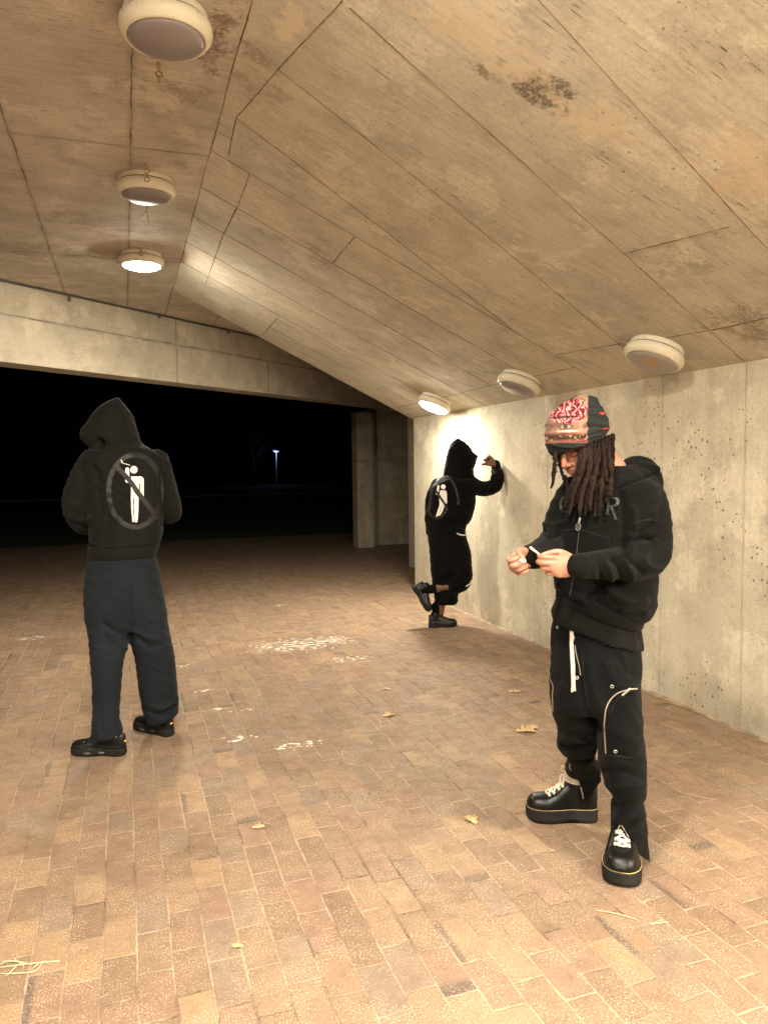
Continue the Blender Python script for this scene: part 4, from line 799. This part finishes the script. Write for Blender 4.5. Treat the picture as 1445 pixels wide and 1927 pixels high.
for x, y in ((1085, 1275), (1151, 1291.5), (1157.5, 1414), (1049, 1180), (1138, 1208)):
    p, n = hit(bT3, x, y, .0015)
    if p is not None:
        a_ = np.cross(n, UP); a_ /= np.linalg.norm(a_); MB().add(*ring(p, .0052, .0016, a_, np.cross(n, a_))).build('eyelet', M_['metal'], T3)
for pl in ([(1198, 1298), (1180, 1303), (1160, 1316), (1150, 1340)], [(1096, 1230), (1098, 1280), (1110, 1340)], [(1173, 1228), (1182, 1260), (1180, 1280)], [(1130, 1425), (1150, 1422), (1190, 1426)]): seam(bT3, pl, T3, .0014, .0004)
# ribbed shirt hanging below the hoodie
rb = cloth('ribbed_black_shirt', (.0048, .0046, .0042), rib=A3.r)
us = fuse('undershirt', [A3.loft([(1120, 1056, 1196, 0, .135, .05), (1142, 1051, 1198, 0, .142, .05), (1168, 1042, 1203, 0, .150, .052), (1184, 1037, 1206, 0, .155, .056), (1189, 1040, 1204, 0, .15, .056), (1190, 1060, 1195, 0, .12, .05)])], .006, 2, rb, P3, lambda V, N: wrinkle(V, [((40, 10, 4), 1.)], .004, 4))
# hoodie with the hood down
h3 = [A3.loft([(876, 1122, 1192, .04, .085), (886, 1104, 1208, .03, .11), (898, 1086, 1222, .01, .12), (912, 1070, 1234, 0, .13), (930, 1060, 1240, 0, .135), (950, 1052, 1240, 0, .14), (1000, 1046, 1236, 0, .145, .004), (1050, 1044, 1234, 0, .15, .012), (1090, 1043, 1233, 0, .155, .02), (1120, 1044, 1230, 0, .16, .036), (1134, 1046, 1222, 0, .158, .046), (1141, 1054, 1212, 0, .14, .048)]),
      A3.limb(a3r), A3.limb(a3l)]
hood3 = [tube([A3.W(*q) for q in [(1092, 925, -.135), (1098, 905, -.11), (1112, 893, -.06), (1140, 888, .03), (1178, 884, .08), (1196, 888, .03), (1182, 900, -.05), (1160, 912, -.11), (1140, 930, -.145)]], [.018, .024, .028, .03, .034, .034, .030, .026, .018], 18),
         tube([A3.W(*q) for q in [(1178, 876, .03), (1200, 874, .06), (1218, 881, .05), (1226, 892, .0)]], [.026, .034, .034, .024], 18), tube([A3.W(*q) for q in [(1206, 878, .02), (1228, 880, .0), (1238, 882, -.01)]], [.022, .016, .010], 14), tube([A3.W(*q) for q in [(1232, 884, .0), (1240, 900, .0), (1243, 916, .0)]], [.014, .014, .010], 14)]
F6 = [([(1175, 1035), (1185, 1018), (1205, 1012), (1222, 1015)], -.014, .012), ([(1185, 1024), (1205, 1026), (1232, 1020)], .010, .012), ([(1190, 1000), (1210, 996), (1228, 985)], -.010, .012), ([(1150, 1042), (1162, 1058), (1166, 1078)], -.009, .009), ([(1163, 1038), (1176, 1056), (1186, 1078)], .009, .009), ([(1176, 1036), (1190, 1055), (1206, 1072)], -.009, .010), ([(1136, 1046), (1146, 1062), (1150, 1080)], .007, .009), ([(1120, 1046), (1128, 1062), (1130, 1078)], -.006, .008), ([(1205, 1050), (1222, 1064), (1240, 1070)], .007, .012), ([(1180, 1078), (1190, 1060), (1214, 1045)], .006, .012),
      ([(1168, 930), (1174, 980), (1168, 1030)], -.010, .016), ([(1190, 960), (1192, 1000), (1184, 1030)], .008, .016), ([(1145, 1110), (1175, 1125), (1210, 1130)], .012, .018), ([(1120, 1125), (1160, 1150), (1205, 1158)], -.006, .012), ([(1050, 1100), (1070, 1112), (1100, 1128)], .007, .014), ([(1042, 1118), (1070, 1128), (1090, 1134)], -.006, .010), ([(1022, 1000), (1036, 1006), (1052, 1004)], -.014, .010), ([(1025, 990), (1040, 992), (1056, 986)], .008, .012), ([(1006, 1022), (1020, 1030), (1040, 1030)], .006, .010), ([(1150, 925), (1190, 905), (1236, 892)], -.010, .009), ([(1215, 1150), (1195, 1140), (1170, 1142)], .008, .012), ([(1090, 1085), (1120, 1098), (1160, 1094)], -.012, .02)]
def d6(V, N):
    o = wrinkle(V, VW, .005, 31)
    for p, a, w_ in F6: o += A3.fold(V, N, p, a*1.6, w_*.85, -.1)
    return o
Hd3 = fuse('hoodie', h3+hood3, .005, 3, M_['hood'], P3, d6); bH3 = bvh(Hd3)
MB().add(*A3.loft([(1128, 1052, 1208, 0, .15, .048), (1134, 1048, 1209, 0, .157, .05), (1144, 1047, 1207, 0, .157, .052), (1151, 1047, 1204, 0, .152, .053), (1153, 1051, 1200, 0, .145, .053), (1151, 1060, 1190, 0, .13, .05)])).build('hem_band', M_['hood'], Hd3)
for pl in ([(1097, 1083, -.294, 22), (1088, 1065, -.30, 21.5)],): pass
MB().add(*tube([A3.W(1104, 1064.5, -.275), A3.W(1092, 1065, -.295), A3.W(1084, 1065, -.305)], [.044, .0425, .040], 32)).build('cuff', M_['hood'], Hd3)
MB().add(*tube([A3.W(1002, 1047, -.235), A3.W(997, 1047, -.26), A3.W(994, 1047, -.275)], [.043, .041, .038], 32)).build('cuff', M_['hood'], Hd3)
for pl in ([(1091, 965), (1089, 1000), (1085.5, 1030)], [(1077, 1093), (1073, 1112), (1070, 1128)]): MB().add(*ribbon(bH3, pl, .8, .002)).build('front_zipper', M_['seam'], Hd3)
MB().add(*cord(bH3, [(1090.5, 966), (1089, 1000), (1084, 1050), (1077, 1095), (1071, 1128)], .0009, .002)).build('zipper_teeth', plain('dark_zip_teeth', (.12, .11, .10), .35, Metallic=.6), Hd3)
MB().add(*cord(bH3, [(1091.5, 976), (1090, 982)], .004, .005)).build('zip_pull', M_['metal'], Hd3)
p, n = hit(bH3, 1088.5, 991, .006); a_ = np.cross(UP, n); a_ /= np.linalg.norm(a_); b_ = np.cross(n, a_)
pd = MB().add(*ring(p, .0105, .0013, b_*1.25, a_*.85, 24)); pd.add(*tube([p+b_*.0125, p+b_*.020], [.0012]*2, 6)); pd.add(*tube([p+a_*.001+b_*.0075, p+a_*.001-b_*.006], [.0011]*2, 6)); pd.add(*tube([p+a_*.001-b_*.006, p+a_*.006-b_*.006], [.0011]*2, 6))
pd.add(*tube([p-a_*.002+b_*.007, p-a_*.006+b_*.005, p-a_*.004+b_*.000, p-a_*.002-b_*.003, p-a_*.006-b_*.006], [.0011]*5, 6)); pd.build('zip_pendant', plain('dull_silver', (.3, .29, .26), .4, Metallic=.8), Hd3)
for pl in ([(1052, 1000), (1082, 996), (1100, 999), (1145, 1013)], [(1145, 1013), (1145, 1030)], [(1188, 985), (1215, 978), (1250, 982)], [(1024, 1006), (1032, 1002)], [(1098, 898), (1094, 920), (1091, 950)]): seam(bH3, pl, Hd3, .0013, .0005)
gl = plain('grey_letter_print', (.0095, .009, .008), .55)
lt = MB(); lt.add(*ribbon(bH3, [(1072, 939), (1065, 936.5), (1059, 939), (1055.5, 947), (1056.5, 956), (1061, 962), (1067, 963.5), (1073, 960)], [1., 1.2, 2.2, 2.9, 2.9, 2.0, 1.2, .8], .003)); lt.add(*ribbon(bH3, [(1072.5, 936), (1073, 943)], .8, .003)); lt.build('letter_c', gl, Hd3)
lt = MB(); lt.add(*ribbon(bH3, [(1143, 936), (1144, 952), (1142, 966)], 2.3, .003)); lt.add(*ribbon(bH3, [(1142, 935.5), (1152, 936), (1160, 940), (1160, 948), (1153, 952), (1145, 951.5)], [1., 1.4, 2.7, 2.6, 1.4, 1.], .0034)); lt.add(*ribbon(bH3, [(1149, 952), (1153, 963), (1158, 976)], [2., 2.4, 1.8], .0036)); lt.add(*ribbon(bH3, [(1155, 976.5), (1161, 978)], .8, .0036)); lt.add(*ribbon(bH3, [(1138, 967), (1147, 968)], .9, .0036)); lt.build('letter_r', gl, Hd3)
lt = MB(); lt.add(*ribbon(bH3, [(1126, 938), (1125, 966)], 2., .003)); lt.add(*ribbon(bH3, [(1117, 964), (1121, 967.5), (1130, 968.5)], [.6, 1.2, .8], .0036)); lt.build('letter_middle', gl, Hd3)
MB().add(*tube([A3.W(*q) for q in [(1157, 884, -.04), (1163, 873, .0), (1178, 867, .05)]], [.008, .009, .008], 14)).build('tee_collar', M_['whitetee'], P3)
# boots
def boot(sh, wrap):
    H0 = .056
    up = fuse('boot', [sh.upper(H0, [(0, .10), (.2, .12), (.38, .112), (.50, .090), (.60, .064), (.70, .050), (.80, .048), (.90, .044), (1, .03)], .92), tube([sh.p(.16, 0, .08), sh.p(.165, 0, .13), sh.p(.155, 0, .185)], [.045, .046, .046], 28), tube([sh.p(.28, 0, .08), sh.p(.29, 0, .13), sh.p(.28, 0, .185)], [.045, .044, .044], 28)], .0032, 5, M_['leather'], P3)
    MB().add(*sh.sole([(.0, .95), (.004, 1.), (.022, 1.02), (.024, 1.), (.049, 1.03), (.054, 1.01), (.057, .96)], .018)).build('sole', M_['sole'], up)
    b = MB(); ts = list(np.linspace(.012, .985, 50)); pl = [sh.p(t, wtab(t)*sh.w*.985, .0578) for t in ts]+[sh.p(t, -wtab(t)*sh.w*.985, .0578) for t in ts[::-1]]; pl.append(pl[0]); b.add(*tube(pl, [.0015]*len(pl), 6, len(pl)*2, caps=False))
    b.build('welt_stitch', M_['stitch'], up); T = bvh(up)
    def cen(q): return sh.p(.56-.20*q, 0, .10+.095*q)
    n = 6
    for i in range(n):
        q = i/(n-1); e = []
        for sg in (1, -1):
            a_ = nearp(T, sh.p(.70-.25*q, sg*.027, .121+.080*q), .0035); e.append(a_)
            nn = (sh.s*sg*.7+sh.t*.5+sh.u*.3); nn /= np.linalg.norm(nn); x = np.cross(nn, sh.u); x /= np.linalg.norm(x); MB().add(*ring(a_, .0052, .0019, x, np.cross(nn, x), 12)).build('eyelet', M_['lace'], up)
        m_ = nearp(T, sh.p(.73-.25*q, 0, .133+.082*q), .006)
        MB().add(*tube([e[0], m_, e[1]], [.0044]*3, 8)).build('lace', M_['lace'], up)
        if i < n-1:
            f2 = [nearp(T, sh.p(.70-.25*(i+1)/(n-1), sg*.027, .121+.080*(i+1)/(n-1)), .004) for sg in (1, -1)]
            m2 = nearp(T, sh.p(.73-.25*(i+.5)/(n-1), 0, .133+.082*(i+.5)/(n-1)), .007)
            MB().add(*tube([e[0], m2, f2[1]], [.0042]*3, 8)).build('lace', M_['lace'], up); MB().add(*tube([e[1], m2, f2[0]], [.0042]*3, 8)).build('lace', M_['lace'], up)
    if wrap:
        for k in range(4):
            c = sh.p(.22, 0, .168+.0085*k); MB().add(*ring(c, 1., .0046, sh.t*.068, sh.s*.050, 26)).build('lace', M_['lace'], up)
        for pl in ([(.44, .01, .185), (.51, .012, .19), (.53, .015, .165), (.49, .015, .150)], [(.44, -.005, .19), (.50, -.01, .205), (.48, -.01, .22), (.44, -.005, .21)]): MB().add(*tube([sh.p(*q) for q in pl], [.0032]*4, 8)).build('lace', M_['lace'], up)
    return up
toeL, heelL = onz(989, 1538), onz(1124, 1542); BL = Shoe(heelL, toeL, None, .060); boot(BL, True)
toeR = onz(1168, 1674); BR = Shoe(toeR+A3.d*.315+A3.r*.018, toeR, .315, .0675); boot(BR, False)
# beanie
g = G('printed_beanie'); s_ = g.sep(g.P); bc = A3.W(1064, 790, -.16)
px_ = g.v('DOT_PRODUCT', g.v('SUBTRACT', g.P, tuple(bc)), tuple(A3.r)); pz = g.m('SUBTRACT', s_[2], float(bc[2])); pdp = g.v('DOT_PRODUCT', g.v('SUBTRACT', g.P, tuple(bc)), tuple(A3.d))
front = g.m('LESS_THAN', pdp, .085)
k1_ = .0019                                    # metres per photo pixel on the cap
q2 = g.comb(px_, pz)
wv_ = g.v('SCALE', g.v('SUBTRACT', g.noise(q2, 60, 3, .5, 1), (.5, .5, .5)), scale=.010)
bd_ = g.v('LENGTH', g.v('MULTIPLY', g.v('SUBTRACT', g.v('ADD', q2, wv_), (.004, .034, 0)), (1/.072, 1/.050, 0)))
brain = g.m('MULTIPLY', g.rng(bd_, .93, 1., 1, 0), front)
w2 = g.v('SCALE', g.v('SUBTRACT', g.noise(q2, 45, 2, .5, 1), (.5, .5, .5)), scale=.035)
gy = g.nd('ShaderNodeTexWave', wave_type='BANDS'); g.put(gy.inputs['Vector'], g.v('ADD', q2, w2)); g.put(gy.inputs['Scale'], 17.); g.put(gy.inputs['Distortion'], 7.); g.put(gy.inputs['Detail'], 1.); g.put(gy.inputs['Detail Scale'], 2.2)
gv = gy.outputs['Fac']; bcol = g.mix(g.rng(gv, .05, .45), (.045, .008, .01), (.34, .035, .05)); bcol = g.mix(g.rng(gv, .62, .95), bcol, (.60, .27, .26))
dk_ = g.v('LENGTH', g.v('MULTIPLY', g.v('SUBTRACT', g.v('ADD', q2, g.v('SCALE', wv_, scale=.6)), (-.002, .010, 0)), (1/.062, 1/.0045, 0))); bcol = g.mix(g.rng(dk_, .7, 1.1, .9, 0), bcol, (.015, .01, .01))
fd = g.m('MULTIPLY', g.m('MULTIPLY', g.m('LESS_THAN', g.m('ADD', px_, g.m('MULTIPLY', g.noise(q2, 40, 3), .02)), .084), g.m('GREATER_THAN', g.m('ADD', pz, g.m('MULTIPLY', g.noise(q2, 30, 2), .01)), -.076)), front)
fc = g.mix(g.rng(g.noise(q2, 26, 6, .7), .35, .65), (.13, .065, .045), (.29, .17, .115)); ex_ = (.0, -.024, 0)
fc = g.mix(g.rng(g.m('ADD', pz, g.m('MULTIPLY', g.noise(q2, 30, 3), .02)), -.044, -.030, .9, 0), fc, (.16, .05, .04))
ey = g.v('LENGTH', g.v('MULTIPLY', g.v('SUBTRACT', g.v('ADD', q2, g.v('SCALE', wv_, scale=.7)), ex_), (1/.026, 1/.010, 0))); fc = g.mix(g.rng(ey, .8, 1.15, 1, 0), fc, (.10, .06, .045)); fc = g.mix(g.rng(ey, .45, .85, .6, 0), fc, (.50, .40, .31))
ir = g.v('LENGTH', g.v('SUBTRACT', q2, ex_)); fc = g.mix(g.rng(ir, .006, .010, .9, 0), fc, (.025, .016, .010))
hl = g.v('LENGTH', g.v('MULTIPLY', g.v('SUBTRACT', q2, (.006, -.040, 0)), (1/.045, 1/.004, 0))); fc = g.mix(g.rng(hl, .5, 1.2, .55, 0), fc, (.68, .60, .52))
te = g.vor(g.v('MULTIPLY', q2, (1, .8, 1)), 75); tm = g.m('MULTIPLY', g.rng(pz, -.074, -.066), g.rng(pz, -.058, -.050, 1, 0)); fc = g.mix(tm, fc, g.mix(g.rng(te, .25, .5), (.34, .26, .15), (.05, .025, .018)))
cc = g.mix(fd, (.012, .014, .014), fc); cc = g.mix(brain, cc, bcol)
rs = g.vor(g.v('ADD', q2, g.v('SCALE', wv_, scale=2.5)), 24); rk = g.m('MULTIPLY', g.m('GREATER_THAN', px_, .112), g.m('MULTIPLY', g.m('LESS_THAN', g.m('ABSOLUTE', g.m('ADD', pz, .004)), .030), g.m('LESS_THAN', rs, .30))); cc = g.mix(rk, cc, (.45, .04, .03))
hb_ = g.m('ADD', g.m('MULTIPLY', g.m('MULTIPLY', brain, gv), .8), g.m('ADD', g.m('MULTIPLY', g.noise(g.v('MULTIPLY', g.P, (9, 9, 46)), 1., 3), 2.2), g.m('MULTIPLY', g.noise(g.P, 900, 1), .15)))
mbn = g.out(cc, .85, g.bump(hb_, .6, .006), Specular_IOR_Level=.25)
bl = [(846, 1052, 1112, -.09, .09, -.022), (841, 1040, 1133, -.075, .108, -.030), (832, 1031, 1141, -.07, .118, -.032), (818, 1026.5, 1144, -.065, .122, -.026), (802, 1025.5, 1142.5, -.06, .122, -.018), (786, 1028.5, 1137, -.055, .118, -.014), (771, 1037, 1129, -.05, .108, -.012), (759, 1047, 1121, -.04, .090, -.016), (751, 1060, 1109, -.035, .062, -.012), (746.5, 1074, 1097, -.03, .024, -.006)]
F7 = [([(1100, 772), (1118, 768), (1130, 778)], -.006, .006), ([(1098, 790), (1118, 786), (1136, 792)], -.006, .006), ([(1100, 808), (1122, 803), (1140, 808)], -.006, .005), ([(1095, 826), (1120, 818), (1142, 812)], -.006, .005), ([(1040, 838), (1075, 843), (1110, 836), (1140, 820)], .004, .005), ([(1100, 798), (1120, 794), (1138, 799)], .004, .006), ([(1086, 836), (1110, 830), (1136, 820)], -.004, .004)]
def d7(V, N):
    o = wrinkle(V, [((10, 10, 80), 1.)], .002, 2)
    for p, a, w_ in F7: o += A3.fold(V, N, p, a, w_, -.1)
    return o
Bn = fuse('beanie', [A3.loft(bl, ex=2.0)], .0035, 3, mbn, P3, d7); bB = bvh(Bn)
MB().add(*ribbon(bB, [(1084, 845), (1100, 841), (1120, 833), (1136, 824), (1145, 814)], [1.0, 2.4, 3.2, 3.6, 3.4], .0035)).build('brim_band', plain('grey_elastic', (.30, .31, .31), .85, .3, 400), Bn)
# dreadlocks
hr = MB(); cz3 = A3.W
def dread(pts, r0_, r1_, i):
    P = catmull([cz3(*q) for q in pts], 46); R = []
    for k in range(46):
        t = k/45; b_ = 1+.34*pnoise((k*.8, i*3.7, 0))+.16*pnoise((k*2.1, i*1.7, 5)); R.append((r0_+(r1_-r0_)*t)*b_*(1 if t < .95 else .7))
        P[k] = P[k]+np.array([pnoise((k*.35, i*2.3, 9)), pnoise((k*.35, i*2.3, 19)), 0])*.005
    v, f = tube(P, R, 12, 46); hr.add(v, f)
rr = np.random.RandomState(4)
tips = [(1064, 955), (1072, 967), (1081, 951), (1090, 964), (1100, 969), (1109, 958), (1118, 970), (1128, 961), (1137, 944), (1146, 927)]
for i, (tx, ty) in enumerate(tips):
    u = i/(len(tips)-1); sx = 1090+u*60; sy = 842-u*22; dd0 = -.168+.11*u*u; o_ = .010*(-1)**i
    dread([(sx+1, sy, dd0+.004), (sx+2+(tx-sx)*.04, 870, dd0-.006+o_*.5), (sx+(tx-sx)*.34, 902, -.160+u*.02+o_), (sx+(tx-sx)*.78, 930, -.166+o_), (tx, ty, -.168+o_)], .0088, .0080, i)
for i in range(9):
    u = (i+.3)/9; sx = 1090+u*60; ty = 944-abs(u-.35)*40+rr.uniform(-10, 8); tx = 1072+u*76+rr.uniform(-2, 2)
    dread([(sx, 842-u*20, -.135+u*u*.11), (sx+1, 870, -.130+u*u*.09), ((sx+tx)/2, 905, -.125+u*.03), (tx, ty, -.135)], .0095, .0080, 40+i)
for i, (x0_, x1_, y1_) in enumerate(((1132, 1141, 905), (1144, 1150, 886), (1120, 1112, 925), (1108, 1098, 940))): dread([(x0_, 832, -.10+.0006*(x0_-1108)), ((x0_+x1_)/2, 862, -.13), (x1_, y1_, -.17)], .0078, .0065, 60+i)
for i in range(12):                            # back of the head
    u = i/11; sx = 1112+u*36; dread([(sx, 836-u*12, .0+u*.05), (sx+5, 862, .02), (sx+4, 890, .0-.03*(1-u)), (sx-2, 912-u*14, -.06)], .0115, .009, 80+i)
for i, q in enumerate([[(1046, 848, -.14), (1045, 870, -.17), (1043, 892, -.18), (1037, 918, -.185)], [(1050, 850, -.10), (1052, 868, -.12), (1056, 885, -.125), (1060, 905, -.13)], [(1043, 846, -.12), (1043, 862, -.15), (1041, 884, -.16), (1039, 902, -.165)], [(1062, 896, -.09), (1067, 915, -.13), (1065, 945, -.155)], [(1150, 840, .03), (1158, 858, .05), (1164, 869, .06)]]): dread(q, .0056, .0050, 120+i)
Hr = hr.build('dreadlocks', M_['hair'], P3)
# held things
ltv = (tp1[0]+tp1[4])/2; lc = A3.W(979.5, 1055.5, -.398)
lt_ = tag(empty('lighter', tuple(lc)), 'small white lighter held in the fist of the person with dreadlocks', 'lighter')
ax = A3.W(968, 1056, -.40)-A3.W(990, 1056, -.30); ax /= np.linalg.norm(ax)
ax = -A3.d*.8-A3.r*.2+UP*.1; ax /= np.linalg.norm(ax)
MB().add(*tube([lc-ax*.034, lc+ax*.004], [.0062, .0062], 16)).build('lighter_body', M_['white'], lt_); MB().add(*tube([lc+ax*.004, lc+ax*.009], [.0056, .0048], 12)).build('lighter_cap', M_['metal'], lt_)
pt = (tp2[0]+tp2[4])/2; j0, j1 = (tp2[0]+tp2[4])/2-A3.d*.006, (tp2[0]+tp2[4])/2-A3.d*.020-A3.r*.032+UP*.027
off_ = pt-j0 if np.linalg.norm(pt-j0) < .05 else np.zeros(3); j0 = j0+off_*0; 
cg = tag(empty('rolled_cigarette', tuple(j0)), 'thin rolled cigarette pinched in the fingers of the person with dreadlocks', 'cigarette')
MB().add(*tube([j0, j1], [.0032, .0045], 12)).build('paper', plain('rolling_paper', (.72, .66, .48), .8), cg)
print('TIPS', [(round(float(CX+F*((x-CAM)@CR)/((x-CAM)@fw))), round(float(CY-F*((x-CAM)@CU)/((x-CAM)@fw))), round(float((x-A3.g)@A3.d), 3)) for x in (tp2[0], tp2[1], tp2[4], j0, j1, tp1[0], tp1[4], lc)]); print('tips', [tuple(round(float(x), 3) for x in q) for q in (tp2[0], tp2[4], j0, tp1[0], tp1[4], lc)])
# ------------------------------------------------------------ dry leaves, straw and crumbs on the paving
def leaf(px, py, size, ang, label, colr, cat='leaf', seed=0, stem=True, group='dry leaves on the paving'):
    r = np.random.RandomState(seed); p = onz(px, py); s_ = size; out = []
    lob = 4
    for k in range(61):                        # oak-like outline, lobes either side of the midrib
        t = k/60; y = t*1.; wv = .30*math.sin(math.pi*min(1, t*1.02))**.7*(1+.42*math.sin(t*2*math.pi*lob-.8))*(1+.15*r.uniform(-1, 1)); out.append((max(.012, wv), y))
    c1, c2, c3, tw = r.uniform(.5, 1.3), r.uniform(-.6, .9), r.uniform(-4, 4), r.uniform(-.8, .8); rows = []; v = []; f = []; n = 6
    for w_, y in out:
        for i in range(-n, n+1):
            x = w_*i/n; z = .10+c1*.45*x*x*3+c2*.3*(y-.5)**2+.035*math.sin(9*y+c3)+.03*math.sin(14*x+c3)+tw*x*(y-.5)*.6; v.append([x, y-.5, z])
    m = 2*n+1
    for k in range(60):
        for i in range(2*n): f.append((k*m+i, k*m+i+1, (k+1)*m+i+1, (k+1)*m+i))
    V = np.array(v)*s_; V[:, 2] -= V[:, 2].min(); V[:, 2] *= .55; V[:, 2] += .002
    R = np.array([[math.cos(ang), -math.sin(ang), 0], [math.sin(ang), math.cos(ang), 0], [0, 0, 1]]); V = V@R.T
    o = MB().add(V, f).build('dry_leaf', colr); o.location = tuple(p); so = o.modifiers.new('thick', 'SOLIDIFY'); so.thickness = .0009
    tag(o, label, cat, group)
    if stem:
        a = R@np.array([0, -.5*s_, .012*1.]); b = R@np.array([.1*s_, -.95*s_, 0.004]); link('stem', MB().add(*tube([p+a+(0, 0, .006), p+(a+b)/2+(0, 0, .004), p+b], [.0013, .0012, .001], 6)).mesh('stem'), m_stem, o)
    return o
m_stem = plain('leaf_stem', (.45, .30, .15), .8); m_l1 = plain('dry_leaf_tan', (.55, .38, .20), .8, .4, 90, .3); m_l2 = plain('dry_leaf_brown', (.38, .20, .09), .8, .4, 90, .3); m_l3 = plain('dry_leaf_gold', (.50, .36, .17), .8, .4, 90, .3)
for a in ((988, 1377, .115, 1.2, 'large curled tan oak leaf lying left of the front person, under a second leaf', m_l1), (1003, 1370, .085, -.9, 'small curled oak leaf resting against the large tan oak leaf', m_l1), (967, 1302, .085, 1.4, 'flat tan leaf beside the knee of the front person, nearest the wall', m_l1),
          (731, 1347, .085, 1.7, 'pale curled leaf alone in the middle of the paving', m_l1), (885, 1544, .075, .2, 'golden oak leaf on a scuffed paver, left of the nearer boot', m_l3), (486, 1558, .055, 1.5, 'small tan leaf on the open near paving', m_l1), (447, 1782, .038, 1.2, 'tiny yellow leaf, the one nearest the camera', m_l3),
          (1128, 1397, .09, .1, 'orange brown leaf seen between the legs of the front person', m_l2), (727, 1297, .055, 1.3, 'small pale leaf beyond the lone curled leaf', m_l1), (663, 1236, .07, 1.5, 'small brown leaf at the edge of the white paint patch', m_l2), (668, 1196, .07, 1.6, 'small brown leaf beyond the white paint patch', m_l2)):
    leaf(*a, seed=a[0] % 97, group='dry leaves on the paving')
def straw(paths, label, r=.0016, name='straw', mat=None):
    m = MB()
    for pl in paths:
        P = [onz(x, y)+np.array([0, 0, .0025+.004*(i % 2)]) for i, (x, y) in enumerate(pl)]; m.add(*tube(P, [r]+[r*.9]*(len(P)-2)+[r*.5], 6))
    return tag(m.build(name, mat or plain('dry_straw', (.60, .48, .30), .7)), label, 'straw')
straw([[(112, 1810), (60, 1817), (0, 1822)], [(80, 1815), (65, 1832), (30, 1833), (5, 1836)], [(60, 1817), (20, 1812), (-5, 1820)], [(30, 1820), (18, 1836), (10, 1838)], [(45, 1819), (28, 1808)], [(72, 1816), (60, 1828)]], 'branched dry straw sprig at the left edge of the near paving', .0020, 'straw_sprig')
straw([[(1122, 1714), (1160, 1723), (1201, 1733)]], 'long thin straw in front of the nearer boot'); straw([[(1224, 1740), (1256, 1739)]], 'short pale straw right of the long straw', .0026)
straw([[(695, 1345), (712, 1355), (716, 1366), (712, 1376)]], 'thin curved straw near the lone curled leaf', .0013); straw([[(1290, 1494), (1315, 1502), (1345, 1506)]], 'thin straw on the paving beside the wall', .0012); straw([[(652, 1405), (643, 1418), (648, 1430)], [(650, 1437), (678, 1444)]], 'two thin straw curls on the middle paving', .0013)
straw([[(1296, 1330), (1318, 1338)], [(1240, 1318), (1290, 1334), (1340, 1352)], [(1228, 1310), (1262, 1322)]], 'dry twigs lying along the foot of the wall', .003, 'twigs', m_stem)
def scatter(name, spots, mat, seed, size=(.0015, .004), label=None):
    r = np.random.RandomState(seed); m = MB()
    for cx, cy, rx, ry, n in spots:
        c = onz(cx, cy) if cy > 0 else None
        for _ in range(n):
            x, y = r.normal(0, rx), r.normal(0, ry)
            q = c+np.array([x, y, 0]); 
            if q[0] > WX-.01: continue
            s_ = r.uniform(*size); a = r.uniform(0, 6.28); l = s_*r.uniform(1, 2.6); A_ = np.array([math.cos(a), math.sin(a), 0]); B_ = np.array([-A_[1], A_[0], 0])
            v = [q+A_*l, q+B_*s_*.6, q-A_*l*.9, q-B_*s_*.7, q+(r.uniform(-.3, .3)*s_, 0, s_*.8)]; v = [p+(0, 0, .0008) for p in v]
            m.add(v, [(0, 1, 4), (1, 2, 4), (2, 3, 4), (3, 0, 4), (3, 2, 1, 0)])
    o = m.build(name, mat, smooth=False); tag(o, label, None, None, 'stuff'); return o
scatter('leaf_crumbs', [(672, 1262, .09, .12, 190), (690, 1266, .06, .05, 120), (790, 1245, .12, .25, 160), (820, 1285, .10, .10, 90), (735, 1283, .08, .06, 60), (1012, 1390, .03, .03, 20), (600, 1232, .2, .1, 60)], plain('leaf_crumb', (.46, .24, .10), .9), 3, (.0015, .0042), 'orange brown leaf crumbs scattered on the paving')
scatter('pale_grit', [(722, 1500, 1.2, 1.4, 900), (560, 1214, .5, .25, 260), (600, 1700, .9, .5, 500), (1100, 1750, .5, .4, 260), (455, 1395, .15, .1, 40), (1000, 1620, .2, .15, 50)], plain('pale_grit', (.72, .60, .42), .9), 4, (.0007, .0019), 'pale grit and seed husks scattered on the paving')
gr_ = MB(); r = np.random.RandomState(8); n = 260; v = []; f = []       # strip of dirt in the angle of the wall
for i in range(n):
    y = 1.2+6.7*i/(n-1); w_ = .012+.018*abs(pnoise((y*3, 0, 1)))+.012*abs(pnoise((y*17, 3, 1))); h_ = .006+.010*abs(pnoise((y*5, 9, 2))); v += [(WX-w_-.008, y, .0015), (WX-w_*.4, y, h_*.6), (WX+.001, y, h_)]
for i in range(n-1): q = i*3; f += [(q, q+1, q+4, q+3), (q+1, q+2, q+5, q+4)]
tag(gr_.add(v, f).build('dirt_strip', plain('pale_dirt', (.30, .24, .165), .95, .8, 120, .4)), None, None, None, 'stuff')
